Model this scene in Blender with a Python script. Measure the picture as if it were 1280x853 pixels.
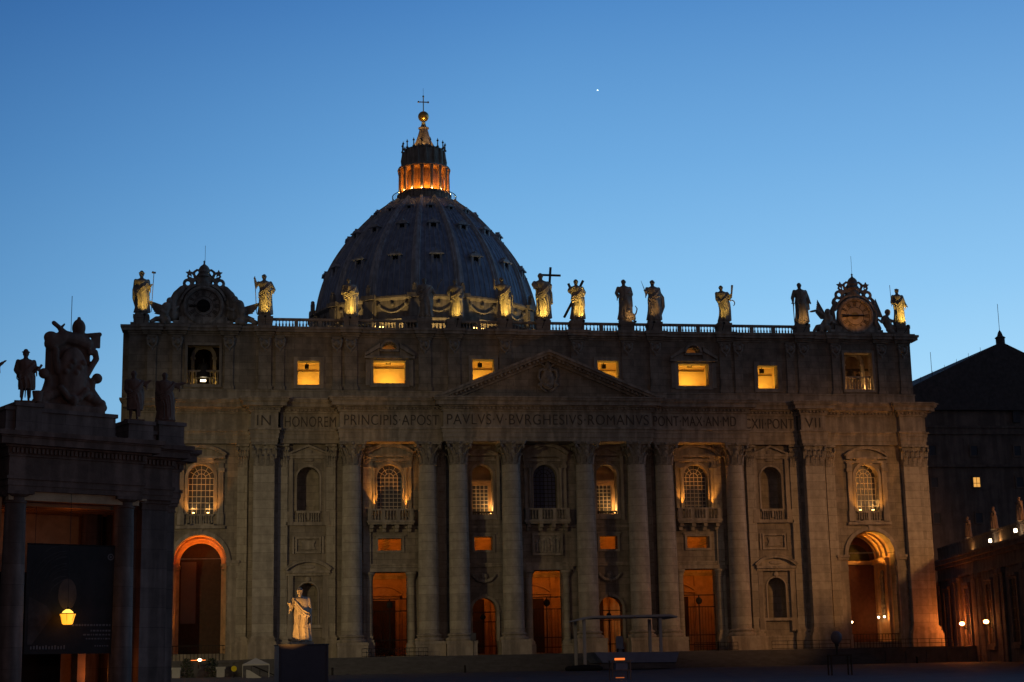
import bpy, bmesh, math, random
from mathutils import Vector, Matrix, noise
random.seed(7)
R = math.radians
PI = math.pi
sc = bpy.context.scene
for o in list(bpy.data.objects):
    bpy.data.objects.remove(o)
col = sc.collection

# ---------------------------------------------------------------- camera, sky, exposure
cam = bpy.data.cameras.new('camera')
camo = bpy.data.objects.new('camera', cam)
col.objects.link(camo)
sc.camera = camo
YAW, PIT, ROL = 0.16522156, 0.19854200, -0.02035043
Fv = Vector((math.sin(YAW) * math.cos(PIT), math.cos(YAW) * math.cos(PIT), math.sin(PIT)))
Rv = Vector((math.cos(YAW), -math.sin(YAW), 0))
Uv = Rv.cross(Fv)
R2 = math.cos(ROL) * Rv + math.sin(ROL) * Uv
U2 = -math.sin(ROL) * Rv + math.cos(ROL) * Uv
camo.matrix_world = Matrix(((R2.x, U2.x, -Fv.x, -40.8546), (R2.y, U2.y, -Fv.y, -220.0), (R2.z, U2.z, -Fv.z, -1.9959), (0, 0, 0, 1)))
cam.sensor_width = 36.0
cam.lens = 2046.262 / 1280 * 36.0
cam.clip_start = 0.5
cam.clip_end = 20000

w = bpy.data.worlds.new("World")
sc.world = w
w.use_nodes = True
nt = w.node_tree
bg = nt.nodes['Background']
tc = nt.nodes.new('ShaderNodeTexCoord')
sp = nt.nodes.new('ShaderNodeSeparateXYZ')
nt.links.new(tc.outputs['Generated'], sp.inputs[0])
rmp = nt.nodes.new('ShaderNodeValToRGB')
nt.links.new(sp.outputs['Z'], rmp.inputs[0])
els = [(0.0, (0.50, 0.76, 0.98)), (0.16, (0.345, 0.66, 0.97)), (0.22, (0.245, 0.54, 0.90)), (0.30, (0.158, 0.40, 0.77)),
       (0.40, (0.078, 0.245, 0.59)), (0.60, (0.022, 0.08, 0.25)), (1.0, (0.008, 0.028, 0.10))]
cr = rmp.color_ramp
while len(cr.elements) < len(els):
    cr.elements.new(0.5)
for e_, (p_, c_) in zip(cr.elements, els):
    e_.position = p_
    e_.color = (*c_, 1)
# the afterglow: brightest towards the sunset (behind and to the right), dark in the east
dv = nt.nodes.new('ShaderNodeVectorMath')
dv.operation = 'DOT_PRODUCT'
nt.links.new(tc.outputs['Generated'], dv.inputs[0])
dv.inputs[1].default_value = (math.sin(R(48)), math.cos(R(48)), 0)
mr = nt.nodes.new('ShaderNodeMapRange')
mr.interpolation_type = 'SMOOTHSTEP'
nt.links.new(dv.outputs['Value'], mr.inputs[0])
mr.inputs[1].default_value = -0.15
mr.inputs[2].default_value = 1.15
mr.inputs[3].default_value = 0.04
mr.inputs[4].default_value = 1.22
vm = nt.nodes.new('ShaderNodeVectorMath')
vm.operation = 'SCALE'
nt.links.new(rmp.outputs[0], vm.inputs[0])
nt.links.new(mr.outputs[0], vm.inputs['Scale'])
# colour shift along the horizon: deeper blue to the south, paler towards the sunset
tr = nt.nodes.new('ShaderNodeValToRGB')
tl = [(0.0, (0.75, 0.80, 0.85)), (0.50, (0.68, 0.85, 0.98)), (0.74, (0.98, 1.03, 1.0)), (0.92, (1.01, 0.95, 0.885))]
while len(tr.color_ramp.elements) < len(tl):
    tr.color_ramp.elements.new(0.5)
for e_, (p_, c_) in zip(tr.color_ramp.elements, tl):
    e_.position = p_
    e_.color = (*c_, 1)
nt.links.new(dv.outputs['Value'], tr.inputs[0])
vt = nt.nodes.new('ShaderNodeVectorMath')
vt.operation = 'MULTIPLY'
nt.links.new(vm.outputs[0], vt.inputs[0])
nt.links.new(tr.outputs[0], vt.inputs[1])
# the dim warm-grey sky over the city, away from the afterglow
gl = nt.nodes.new('ShaderNodeMapRange')
nt.links.new(dv.outputs['Value'], gl.inputs[0])
gl.inputs[1].default_value = -0.1
gl.inputs[2].default_value = 0.45
gl.inputs[3].default_value = 1.0
gl.inputs[4].default_value = 0.0
vg = nt.nodes.new('ShaderNodeVectorMath')
vg.operation = 'SCALE'
vg.inputs[0].default_value = (0.038, 0.030, 0.033)
nt.links.new(gl.outputs[0], vg.inputs['Scale'])
va = nt.nodes.new('ShaderNodeVectorMath')
va.operation = 'ADD'
nt.links.new(vt.outputs[0], va.inputs[0])
nt.links.new(vg.outputs[0], va.inputs[1])
nt.links.new(va.outputs[0], bg.inputs[0])
bg.inputs[1].default_value = 1.0
vs = sc.view_settings
vs.view_transform = 'Standard'
vs.look = 'None'
vs.exposure = 0.0
vs.gamma = 1.0

# ---------------------------------------------------------------- materials
def mat(name, base, rough=0.85, metal=0.0, var=0.25, scale=1.2, bump=0.0, bricks=None, stain=0.0, emis=None, es=0.0, spec=0.25):
    m = bpy.data.materials.new(name)
    m.use_nodes = True
    n, l = m.node_tree.nodes, m.node_tree.links
    b = n['Principled BSDF']
    b.inputs['Roughness'].default_value = rough
    b.inputs['Metallic'].default_value = metal
    b.inputs['Specular IOR Level'].default_value = spec
    if emis:
        b.inputs['Emission Color'].default_value = (*emis, 1)
        b.inputs['Emission Strength'].default_value = es
    t = n.new('ShaderNodeTexCoord')
    nz = n.new('ShaderNodeTexNoise')
    nz.inputs['Scale'].default_value = scale
    nz.inputs['Detail'].default_value = 6
    nz.inputs['Roughness'].default_value = 0.65
    l.new(t.outputs['Object'], nz.inputs[0])
    r = n.new('ShaderNodeValToRGB')
    r.color_ramp.elements[0].position = 0.3
    r.color_ramp.elements[1].position = 0.72
    r.color_ramp.elements[0].color = (*[c * (1 - var) for c in base], 1)
    r.color_ramp.elements[1].color = (*[min(1, c * (1 + var)) for c in base], 1)
    l.new(nz.outputs[0], r.inputs[0])
    out = r.outputs[0]
    if stain:
        mp = n.new('ShaderNodeMapping')
        mp.inputs['Scale'].default_value = (0.8, 0.8, 0.09)
        l.new(t.outputs['Object'], mp.inputs[0])
        n2 = n.new('ShaderNodeTexNoise')
        n2.inputs['Scale'].default_value = 1.6
        n2.inputs['Detail'].default_value = 5
        l.new(mp.outputs[0], n2.inputs[0])
        r2 = n.new('ShaderNodeValToRGB')
        r2.color_ramp.elements[0].position = 0.42
        r2.color_ramp.elements[1].position = 0.6
        r2.color_ramp.elements[0].color = (1 - stain,) * 3 + (1,)
        r2.color_ramp.elements[1].color = (1, 1, 1, 1)
        l.new(n2.outputs[0], r2.inputs[0])
        mx = n.new('ShaderNodeMix')
        mx.data_type = 'RGBA'
        mx.blend_type = 'MULTIPLY'
        mx.inputs[0].default_value = 1
        l.new(out, mx.inputs[6])
        l.new(r2.outputs[0], mx.inputs[7])
        out = mx.outputs[2]
    hgt = nz.outputs[0]
    if bricks:
        s2 = n.new('ShaderNodeSeparateXYZ')
        l.new(t.outputs['Object'], s2.inputs[0])
        ad = n.new('ShaderNodeMath')
        l.new(s2.outputs[0], ad.inputs[0])
        l.new(s2.outputs[1], ad.inputs[1])
        cb = n.new('ShaderNodeCombineXYZ')
        l.new(ad.outputs[0], cb.inputs[0])
        l.new(s2.outputs[2], cb.inputs[1])
        bk = n.new('ShaderNodeTexBrick')
        bk.inputs['Scale'].default_value = 1
        bk.inputs['Brick Width'].default_value = bricks[0]
        bk.inputs['Row Height'].default_value = bricks[1]
        bk.inputs['Mortar Size'].default_value = bricks[2]
        bk.inputs['Mortar Smooth'].default_value = 0.3
        bk.inputs['Color1'].default_value = (1, 1, 1, 1)
        bk.inputs['Color2'].default_value = (0.7, 0.7, 0.7, 1)
        bk.inputs['Mortar'].default_value = (0.45, 0.45, 0.45, 1)
        l.new(cb.outputs[0], bk.inputs[0])
        mx = n.new('ShaderNodeMix')
        mx.data_type = 'RGBA'
        mx.blend_type = 'MULTIPLY'
        mx.inputs[0].default_value = 0.8
        l.new(out, mx.inputs[6])
        l.new(bk.outputs[0], mx.inputs[7])
        out = mx.outputs[2]
    l.new(out, b.inputs['Base Color'])
    if bump:
        bp = n.new('ShaderNodeBump')
        bp.inputs['Strength'].default_value = bump
        bp.inputs['Distance'].default_value = 0.08
        l.new(hgt, bp.inputs['Height'])
        l.new(bp.outputs[0], b.inputs['Normal'])
    return m

M = {}
M['stone'] = mat('travertine', (0.315, 0.275, 0.22), var=0.34, scale=0.7, bump=0.3, bricks=(2.1, 0.92, 0.03), stain=0.18)  # wall tone lowered to stand in for shade behind the columns
M['shaft'] = mat('travertine_column', (0.45, 0.41, 0.335), var=0.2, scale=1.4, bump=0.3, bricks=(40, 1.15, 0.03), stain=0.18)  # lighter than the wall to imitate side light on the shafts
M['trim'] = mat('travertine_trim', (0.38, 0.335, 0.27), var=0.2, scale=1.0, bump=0.4, stain=0.35)
M['orn'] = mat('travertine_carving', (0.34, 0.31, 0.26), var=0.35, scale=3.0, bump=0.9, stain=0.35)
M['stat'] = mat('statue_stone', (0.42, 0.385, 0.32), var=0.35, scale=1.3, bump=0.5, stain=0.45)
M['marble'] = mat('statue_marble', (0.46, 0.41, 0.33), var=0.25, scale=1.3, bump=0.3, stain=0.25)
M['lead'] = mat('dome_lead', (0.25, 0.32, 0.43), rough=0.6, var=0.28, scale=0.5, bump=0.4, stain=0.25, spec=0.4)
M['leadrib'] = mat('dome_rib_lead', (0.50, 0.52, 0.53), rough=0.6, var=0.2, scale=0.8, bump=0.3, stain=0.3)
M['dark'] = mat('dark_opening', (0.012, 0.011, 0.012), var=0.1)
M['iron'] = mat('black_iron', (0.02, 0.018, 0.017), rough=0.6, metal=0.3, var=0.2)
M['wood'] = mat('dark_door', (0.04, 0.022, 0.014), rough=0.6, var=0.3, scale=2)
M['letter'] = mat('inscription_fill', (0.10, 0.088, 0.075), var=0.2)
M['plaster'] = mat('ochre_plaster', (0.62, 0.46, 0.24), var=0.06, scale=0.6)
M['stucco'] = mat('portico_stucco', (0.45, 0.30, 0.17), var=0.25, scale=1.0, bump=0.3)
M['redwall'] = mat('red_drapery', (0.11, 0.045, 0.03), var=0.25, scale=2.0)
M['glass'] = mat('window_glass', (0.03, 0.032, 0.045), rough=0.45, var=0.15, spec=0.6)
M['blueglass'] = mat('curtained_glass', (0.055, 0.06, 0.12), rough=0.35, var=0.1)
M['mullion'] = mat('window_bars', (0.50, 0.45, 0.36), var=0.1)
M['gold'] = mat('gilded_bronze', (0.55, 0.36, 0.12), rough=0.35, metal=0.8, var=0.15)
M['bronze'] = mat('bell_bronze', (0.06, 0.055, 0.045), rough=0.5, metal=0.6, var=0.2)
M['bulb'] = mat('lit_lamp_glass', (0.9, 0.6, 0.3), emis=(1.0, 0.50, 0.13), es=14, var=0)
M['bulbw'] = mat('lit_lamp_white', (0.9, 0.8, 0.6), emis=(1.0, 0.80, 0.50), es=10, var=0)
M['lantern'] = mat('lantern_glass', (0.9, 0.6, 0.2), emis=(1.0, 0.37, 0.02), es=1.6, var=0)
M['lanterntop'] = mat('lantern_hot', (0.9, 0.6, 0.2), emis=(1.0, 0.58, 0.08), es=2.2, var=0)
M['amber'] = mat('amber_strip', (0.8, 0.3, 0.1), emis=(1.0, 0.20, 0.03), es=1.2, var=0)
M['litpane'] = mat('lit_pane', (0.8, 0.6, 0.3), emis=(0.9, 0.42, 0.08), es=0.9, var=0.3, scale=3)
M['panel'] = mat('grey_screen_board', (0.10, 0.085, 0.095), rough=0.5, var=0.08)
M['canvas'] = mat('white_canvas', (0.36, 0.36, 0.35), var=0.06)
M['bluecloth'] = mat('platform_cloth', (0.16, 0.19, 0.28), var=0.15)
M['yellow'] = mat('yellow_paint', (0.55, 0.45, 0.02), var=0.1)
M['banner'] = mat('banner_cloth', (0.022, 0.017, 0.016), var=0.5, scale=0.5, rough=0.7)
M['pave'] = mat('cobbles', (0.085, 0.085, 0.09), var=0.35, scale=0.5, bump=0.5, rough=0.75)
M['step'] = mat('step_stone', (0.085, 0.085, 0.092), var=0.25, scale=0.8, bump=0.3)
M['palace'] = mat('palace_wall', (0.21, 0.155, 0.125), var=0.25, scale=0.6, stain=0.3)
M['rooftile'] = mat('roof_tiles', (0.10, 0.085, 0.08), var=0.3, scale=2)
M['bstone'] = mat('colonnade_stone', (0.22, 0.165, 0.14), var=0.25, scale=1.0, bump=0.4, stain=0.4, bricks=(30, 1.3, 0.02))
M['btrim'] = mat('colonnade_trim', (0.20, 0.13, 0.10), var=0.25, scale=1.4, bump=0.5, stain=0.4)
M['planet'] = mat('planet_light', (1, 1, 1), emis=(0.75, 0.97, 1.0), es=4.0, var=0)

# ---------------------------------------------------------------- mesh helpers
class MB:
    def __init__(s):
        s.b = bmesh.new()
    def box(s, x0, x1, y0, y1, z0, z1):
        v = [s.b.verts.new(p) for p in ((x0, y0, z0), (x1, y0, z0), (x1, y1, z0), (x0, y1, z0), (x0, y0, z1), (x1, y0, z1), (x1, y1, z1), (x0, y1, z1))]
        for f in ((0, 3, 2, 1), (4, 5, 6, 7), (0, 1, 5, 4), (1, 2, 6, 5), (2, 3, 7, 6), (3, 0, 4, 7)):
            s.b.faces.new([v[i] for i in f])
        return s
    def face(s, pts):
        s.b.faces.new([s.b.verts.new(p) for p in pts])
        return s
    def prism(s, pts, y0, y1):          # polygon in x,z extruded along y
        a = [s.b.verts.new((x, y0, z)) for x, z in pts]
        c = [s.b.verts.new((x, y1, z)) for x, z in pts]
        n = len(pts)
        s.b.faces.new(a)
        s.b.faces.new(c[::-1])
        for i in range(n):
            j = (i + 1) % n
            s.b.faces.new((a[j], a[i], c[i], c[j]))
        return s
    def arc(s, cx, cz, r0, r1, a0, a1, y0, y1, n=16):   # ring segment in x,z
        for i in range(n):
            t0 = a0 + (a1 - a0) * i / n
            t1 = a0 + (a1 - a0) * (i + 1) / n
            P = lambda r, t: (cx + r * math.cos(t), cz + r * math.sin(t))
            s.prism([P(r0, t0), P(r1, t0), P(r1, t1), P(r0, t1)], y0, y1)
        return s
    def lathe(s, prof, cx=0, cy=0, n=24, a0=0, a1=2 * PI, z0=0, cap=True):
        full = abs(a1 - a0 - 2 * PI) < 1e-6
        m = n if full else n + 1
        rings = []
        for r, z in prof:
            rings.append([s.b.verts.new((cx + r * math.cos(a0 + (a1 - a0) * i / n), cy + r * math.sin(a0 + (a1 - a0) * i / n), z + z0)) for i in range(m)])
        for k in range(len(rings) - 1):
            for i in range(n):
                j = (i + 1) % m
                s.b.faces.new((rings[k][i], rings[k][j], rings[k + 1][j], rings[k + 1][i]))
        if cap and full:
            s.b.faces.new(rings[0][::-1])
            s.b.faces.new(rings[-1])
        return s
    def tube(s, p0, p1, r0, r1=None, n=8):
        r1 = r0 if r1 is None else r1
        p0, p1 = Vector(p0), Vector(p1)
        d = (p1 - p0).normalized()
        u = d.orthogonal().normalized()
        v = d.cross(u)
        A = [s.b.verts.new(p0 + r0 * (math.cos(2 * PI * i / n) * u + math.sin(2 * PI * i / n) * v)) for i in range(n)]
        B = [s.b.verts.new(p1 + r1 * (math.cos(2 * PI * i / n) * u + math.sin(2 * PI * i / n) * v)) for i in range(n)]
        for i in range(n):
            j = (i + 1) % n
            s.b.faces.new((A[i], A[j], B[j], B[i]))
        s.b.faces.new(A[::-1])
        s.b.faces.new(B)
        return s
    def bar(s, p0, p1, w, h):           # a rectangular bar between two points
        p0, p1 = Vector(p0), Vector(p1)
        d = (p1 - p0).normalized()
        u = d.cross(Vector((0, 1, 0)))
        u = u.normalized() if u.length > .01 else Vector((1, 0, 0))
        v = d.cross(u)
        A = [s.b.verts.new(p0 + a * w / 2 * u + b * h / 2 * v) for a, b in ((-1, -1), (1, -1), (1, 1), (-1, 1))]
        B = [s.b.verts.new(p1 + a * w / 2 * u + b * h / 2 * v) for a, b in ((-1, -1), (1, -1), (1, 1), (-1, 1))]
        for i in range(4):
            j = (i + 1) % 4
            s.b.faces.new((A[i], A[j], B[j], B[i]))
        s.b.faces.new(A[::-1])
        s.b.faces.new(B)
        return s
    def ball(s, c, r, n=12, sc_=(1, 1, 1)):
        prof = [(max(0.001, math.sin(PI * i / n)) * r, -math.cos(PI * i / n) * r) for i in range(n + 1)]
        b0 = len(s.b.verts)
        s.lathe(prof, 0, 0, n + 4)
        s.b.verts.ensure_lookup_table()
        for v in s.b.verts[b0:]:
            v.co = Vector((v.co.x * sc_[0] + c[0], v.co.y * sc_[1] + c[1], v.co.z * sc_[2] + c[2]))
        return s
    def done(s, name, smooth=False, fix=True):
        if fix:
            bmesh.ops.recalc_face_normals(s.b, faces=s.b.faces)
        me = bpy.data.meshes.new(name)
        s.b.to_mesh(me)
        s.b.free()
        if smooth:
            for p in me.polygons:
                p.use_smooth = True
        return me
    def build(s, name, m, parent=None, loc=(0, 0, 0), smooth=False, fix=True):
        me = s.done(name, smooth, fix)
        return place(name, me, m, parent, loc)

def place(name, me, m, parent=None, loc=(0, 0, 0), rz=0):
    if m and not me.materials:
        me.materials.append(M[m] if isinstance(m, str) else m)
    o = bpy.data.objects.new(name, me)
    o.location = loc
    o.rotation_euler = (0, 0, rz)
    o.parent = parent
    col.objects.link(o)
    return o

def smooth_by_angle(o, ang=35):
    me = o.data
    for p in me.polygons:
        p.use_smooth = True
    try:
        me.set_sharp_from_angle(angle=R(ang))
    except Exception:
        pass
    return o

def thing(name, label, cat, loc=(0, 0, 0), rz=0, group=None):
    o = bpy.data.objects.new(name, None)
    o.empty_display_size = 0.5
    o.location = loc
    o.rotation_euler = (0, 0, rz)
    col.objects.link(o)
    return tag(o, label, cat, group)

def tag(o, label, cat, group=None):
    o['label'] = label
    o['category'] = cat
    if group:
        o['group'] = group
    return o

def struct(o):
    o['kind'] = 'structure'
    return o

def children(o):
    return [c for c in col.objects if c.parent == o]

def copy_tree(o, parent=None, loc=None, mirror=False):
    c = o.copy()
    col.objects.link(c)
    c.parent = parent
    if loc is not None:
        c.location = loc
    for ch in children(o):
        copy_tree(ch, c)
    return c

def lamp(kind, name, loc, energy, color, size=0.1, target=None, spot=60, blend=0.6, parent=None):
    L = bpy.data.lights.new(name, kind)
    L.energy = energy
    L.color = color
    if kind == 'AREA':
        L.size = size
    else:
        L.shadow_soft_size = size
    if kind == 'SPOT':
        L.spot_size = R(spot)
        L.spot_blend = blend
    o = bpy.data.objects.new(name, L)
    o.location = loc
    if target is not None:
        o.rotation_euler = (Vector(target) - Vector(loc)).to_track_quat('-Z', 'Y').to_euler()
    o.parent = parent
    col.objects.link(o)
    return o

ORANGE = (1.0, 0.36, 0.05)
YELL = (1.0, 0.60, 0.11)
WARM = (1.0, 0.52, 0.16)
DEEP = (1.0, 0.26, 0.02)

# wall sheet with rectangular / round-arched openings, built as a real thickness
def wall(x0, x1, z0, z1, yf, yb, holes, name, m, parent):
    mb = MB()
    xs = sorted({x0, x1, *[h[0] for h in holes], *[h[1] for h in holes]})
    zs = sorted({z0, z1, *[h[2] for h in holes], *[h[3] for h in holes]})
    xs = [x for x in xs if x0 <= x <= x1]
    zs = [z for z in zs if z0 <= z <= z1]
    def solid(i, k):
        if i < 0 or k < 0 or i >= len(xs) - 1 or k >= len(zs) - 1:
            return False
        cx, cz = (xs[i] + xs[i + 1]) / 2, (zs[k] + zs[k + 1]) / 2
        return not any(h[0] < cx < h[1] and h[2] < cz < h[3] for h in holes)
    for i in range(len(xs) - 1):
        for k in range(len(zs) - 1):
            if not solid(i, k):
                continue
            a, b, c, d = xs[i], xs[i + 1], zs[k], zs[k + 1]
            mb.face([(a, yf, c), (b, yf, c), (b, yf, d), (a, yf, d)])
            mb.face([(b, yb, c), (a, yb, c), (a, yb, d), (b, yb, d)])
            if not solid(i - 1, k): mb.face([(a, yb, c), (a, yf, c), (a, yf, d), (a, yb, d)])
            if not solid(i + 1, k): mb.face([(b, yf, c), (b, yb, c), (b, yb, d), (b, yf, d)])
            if not solid(i, k - 1): mb.face([(a, yb, c), (b, yb, c), (b, yf, c), (a, yf, c)])
            if not solid(i, k + 1): mb.face([(a, yf, d), (b, yf, d), (b, yb, d), (a, yb, d)])
    for h in holes:
        if len(h) > 4 and h[4]:
            r = (h[1] - h[0]) / 2
            cx = (h[0] + h[1]) / 2
            rz = h[4] if h[4] is not True else r
            cz = h[3] - rz
            n = 14
            L = [(cx + r * math.cos(PI - PI / 2 * i / n), cz + rz * math.sin(PI - PI / 2 * i / n)) for i in range(n + 1)]
            for i in range(n):
                (xa, za), (xb, zb) = L[i], L[i + 1]
                for s_ in (1, -1):
                    P = lambda x: cx + s_ * (x - cx)
                    mb.prism([(P(xa), za), (P(xb), zb), (P(xb), h[3]), (P(xa), h[3])], yf, yb)
    mb.b.faces.ensure_lookup_table()
    return mb.build(name, m, parent, fix=False)

# ---------------------------------------------------------------- sculpture (closed primitives fused into one surface)
def remeshed(mb, voxel, sm=2):
    me = mb.done('tmp')
    o = bpy.data.objects.new('tmp', me)
    col.objects.link(o)
    r = o.modifiers.new('r', 'REMESH')
    r.mode = 'VOXEL'
    r.voxel_size = voxel
    r.use_smooth_shade = True
    s = o.modifiers.new('s', 'SMOOTH')
    s.factor = 0.5
    s.iterations = sm
    dg = bpy.context.evaluated_depsgraph_get()
    out = bpy.data.meshes.new_from_object(o.evaluated_get(dg))
    bpy.data.objects.remove(o)
    for p in out.polygons:
        p.use_smooth = True
    return out

def capsule(mb, p0, p1, r0, r1=None):
    r1 = r0 if r1 is None else r1
    mb.tube(p0, p1, r0, r1, 10)
    mb.ball(p0, r0, 8)
    mb.ball(p1, r1, 8)

def chain(mb, pts, r0, r1=None):
    r1 = r0 if r1 is None else r1
    n = len(pts) - 1
    for i in range(n):
        capsule(mb, pts[i], pts[i + 1], r0 + (r1 - r0) * i / n, r0 + (r1 - r0) * (i + 1) / n)

def hand(mb, h, d, s, up=(0, 0, 1)):
    d = Vector(d).normalized()
    up = Vector(up)
    side = d.cross(up)
    side = side.normalized() if side.length > .1 else Vector((1, 0, 0))
    h = Vector(h)
    capsule(mb, h, h + d * 0.028 * s, 0.019 * s, 0.021 * s)
    for i, ln in enumerate((0.034, 0.042, 0.038, 0.028)):
        b_ = h + d * 0.032 * s + side * (i - 1.5) * 0.0125 * s
        m_ = b_ + d * ln * 0.55 * s
        capsule(mb, b_, m_, 0.0068 * s, 0.0062 * s)
        capsule(mb, m_, m_ + (d * 0.6 - side.cross(d) * 0.5) * ln * 0.6 * s, 0.0062 * s, 0.0052 * s)
    capsule(mb, h + side * -0.015 * s, h + (side * -0.034 + d * 0.026) * s, 0.0085 * s, 0.0065 * s)

def figure(H, seed=0, la=None, ra=None, sway=0.02, beard=True, cloak=None, voxel=0.06, wide=1.22, short=0.0, hat=None, sash=1, turn=0.0, hands=True, bare=False):
    """A draped standing figure of height H facing -y, as one continuous surface. la / ra: (elbow, hand) on the picture's left / right."""
    rd = random.Random(seed)
    mb = MB()
    n = 44
    prof = [(0.005, .145, .115), (0.02, .155, .125), (.08, .148, .12), (.18, .138, .112), (.30, .132, .108), (.40, .13, .105), (.50, .132, .104), (.56, .122, .098),
            (.62, .108, .088), (.68, .112, .088), (.74, .124, .09), (.785, .128, .082), (.81, .112, .07), (.83, .07, .052), (.85, .036, .036), (.88, .032, .034)]
    ph = rd.random() * 6
    k1, k2 = rd.choice((7, 8, 9)), rd.choice((12, 13, 15))
    def cx(z):
        return sway * math.sin(z * 4.2 + .3)
    rings = []
    for z, rx, ry in prof:
        if z < short:
            z2 = short
            rx, ry = rx * 0.9, ry * .9
        else:
            z2 = z
        f = max(0, 1 - z / .8)
        row = []
        for i in range(n):
            t = 2 * PI * i / n
            tw = t + .5 * z
            a = 1 + (.055 * f + .012) * math.sin(k1 * tw + ph) + (.045 * f + .012) * math.sin(k2 * tw + ph * 2 + z * 5) if z < .82 else 1
            row.append(mb.b.verts.new(((cx(z2) + rx * wide * a * math.cos(t)) * H, ry * wide * a * math.sin(t) * H, z2 * H)))
        rings.append(row)
    for k in range(len(rings) - 1):
        for i in range(n):
            j = (i + 1) % n
            if (rings[k][i].co - rings[k + 1][i].co).length < 1e-6:
                continue
            mb.b.faces.new((rings[k][i], rings[k][j], rings[k + 1][j], rings[k + 1][i]))
    mb.b.faces.new(rings[0][::-1])
    mb.b.faces.new(rings[-1])
    V = lambda x, y, z: Vector((x * H, y * H, z * H))
    if short:
        for s_ in (-1, 1):
            capsule(mb, V(cx(.3) + s_ * .055, 0, short + .04), V(s_ * .06, -.01, .2), .045 * H, .036 * H)
            capsule(mb, V(s_ * .06, -.01, .2), V(s_ * .065, 0, .03), .038 * H, .022 * H)
            capsule(mb, V(s_ * .065, 0.01, .018), V(s_ * .075, -.07, .012), .02 * H, .016 * H)
    else:
        capsule(mb, V(-.06, -.09 * wide, .014), V(-.07, -.15, .01), .02 * H, .016 * H)
        capsule(mb, V(.05, -.09 * wide, .014), V(.06, -.14, .01), .02 * H, .016 * H)
        # the forward knee under the cloth
        kx = rd.choice((-1, 1)) * .05
        capsule(mb, V(kx, -.06, .42), V(kx * 1.2, -.105, .29), .055 * H, .045 * H)
        capsule(mb, V(kx * 1.2, -.10, .29), V(kx * 1.3, -.08, .06), .045 * H, .035 * H)
    # head with face
    hx = cx(.92) + turn * .01
    hc = V(hx, -.008, .925)
    mb.ball(hc, .06 * H, 12, (.84, .98, 1.12))
    ft = Vector((math.sin(turn), -math.cos(turn), 0))
    sd = Vector((math.cos(turn), math.sin(turn), 0))
    capsule(mb, hc + ft * .052 * H + V(0, 0, .012), hc + ft * .066 * H + V(0, 0, -.008), .008 * H, .011 * H)
    capsule(mb, hc + ft * .05 * H - sd * .028 * H + V(0, 0, .02), hc + ft * .05 * H + sd * .028 * H + V(0, 0, .02), .01 * H)
    capsule(mb, hc + ft * .052 * H - sd * .012 * H + V(0, 0, -.03), hc + ft * .052 * H + sd * .012 * H + V(0, 0, -.03), .007 * H)
    for s_ in (-1, 1):
        mb.ball(hc + sd * s_ * .05 * H, .012 * H, 6)
    for i in range(9):   # hair
        a = 2 * PI * i / 9
        d = Vector((math.cos(a), math.sin(a), 0))
        if d.dot(ft) > .55:
            continue
        mb.ball(hc + d * .038 * H + V(0, 0, .018 + .015 * rd.random()), (.024 + .006 * rd.random()) * H, 6)
    mb.ball(hc - ft * .012 * H + V(0, 0, .035), .05 * H, 8)
    capsule(mb, hc - ft * .03 * H, hc - ft * .03 * H + V(0, 0, -.06), .038 * H, .03 * H)
    if beard:
        mb.ball(hc + ft * .044 * H + V(0, 0, -.052), .03 * H, 8, (.9, .8, 1.3))
    if hat == 'halo':
        mb.tube(hc - ft * .03 * H + V(0, 0, .06), hc - ft * .03 * H + V(0, 0, .066), .085 * H, .085 * H, 14)
    if hat == 'brim':
        mb.tube(hc + V(0, 0, .045), hc + V(0, 0, .06), .085 * H, .07 * H, 14)
        mb.ball(hc + V(0, 0, .065), .05 * H, 8)
    # arms
    for s_, arm in ((-1, la), (1, ra)):
        if arm is None:
            arm = ((s_ * .165, .0, .62), (s_ * .10, -.12, .60))
        sh = V(cx(.78) + s_ * .118 * wide, 0, .785)
        el, ha = V(*arm[0]), V(*arm[1])
        capsule(mb, sh, el, (.046 if not bare else .036) * H, (.047 if not bare else .03) * H)
        capsule(mb, el, el + (ha - el) * .85, (.044 if not bare else .03) * H, (.03 if not bare else .02) * H)
        if not bare:
            capsule(mb, el + V(0, 0, -.03), el.lerp(ha, .5) + V(0, 0, -.07 if ha.z < sh.z + .02 * H else -.03), .034 * H, .02 * H)
            for q in range(2):
                a = el.lerp(ha, .15 + .3 * q)
                capsule(mb, a, a + V(rd.uniform(-.02, .02), rd.uniform(-.02, .01), -.09 - .06 * q), .022 * H, .012 * H)
        if hands:
            hand(mb, ha, (ha - el), H, (0, 0, 1) if abs((ha - el).normalized().z) < .8 else (0, 1, 0))
        else:
            mb.ball(ha, .024 * H, 7)
    # sash and swags of drapery
    for q in range(3):
        z0, z1 = .76 - .05 * q, .52 - .05 * q
        pts = []
        for i in range(9):
            t = i / 8
            a = PI + PI * t
            x = sash * (.115 * (1 - t) - .13 * t) * wide
            y = -math.sqrt(max(0, 1 - (x / (.145 * wide)) ** 2)) * .112 * wide
            pts.append(V(cx(.6) + x, y + .004 * q, z0 + (z1 - z0) * t - .05 * math.sin(PI * t)))
        chain(mb, pts, .018 * H, .013 * H)
    for q in range(4):   # long vertical folds falling from the hip
        x = rd.uniform(-.1, .1)
        chain(mb, [V(x - sash * .03, -.108 * wide, .5 - .04 * q), V(x, -.118 * wide, .3), V(x + .01 * rd.uniform(-1, 2), -.125 * wide, .06)], .016 * H, .013 * H)
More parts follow.
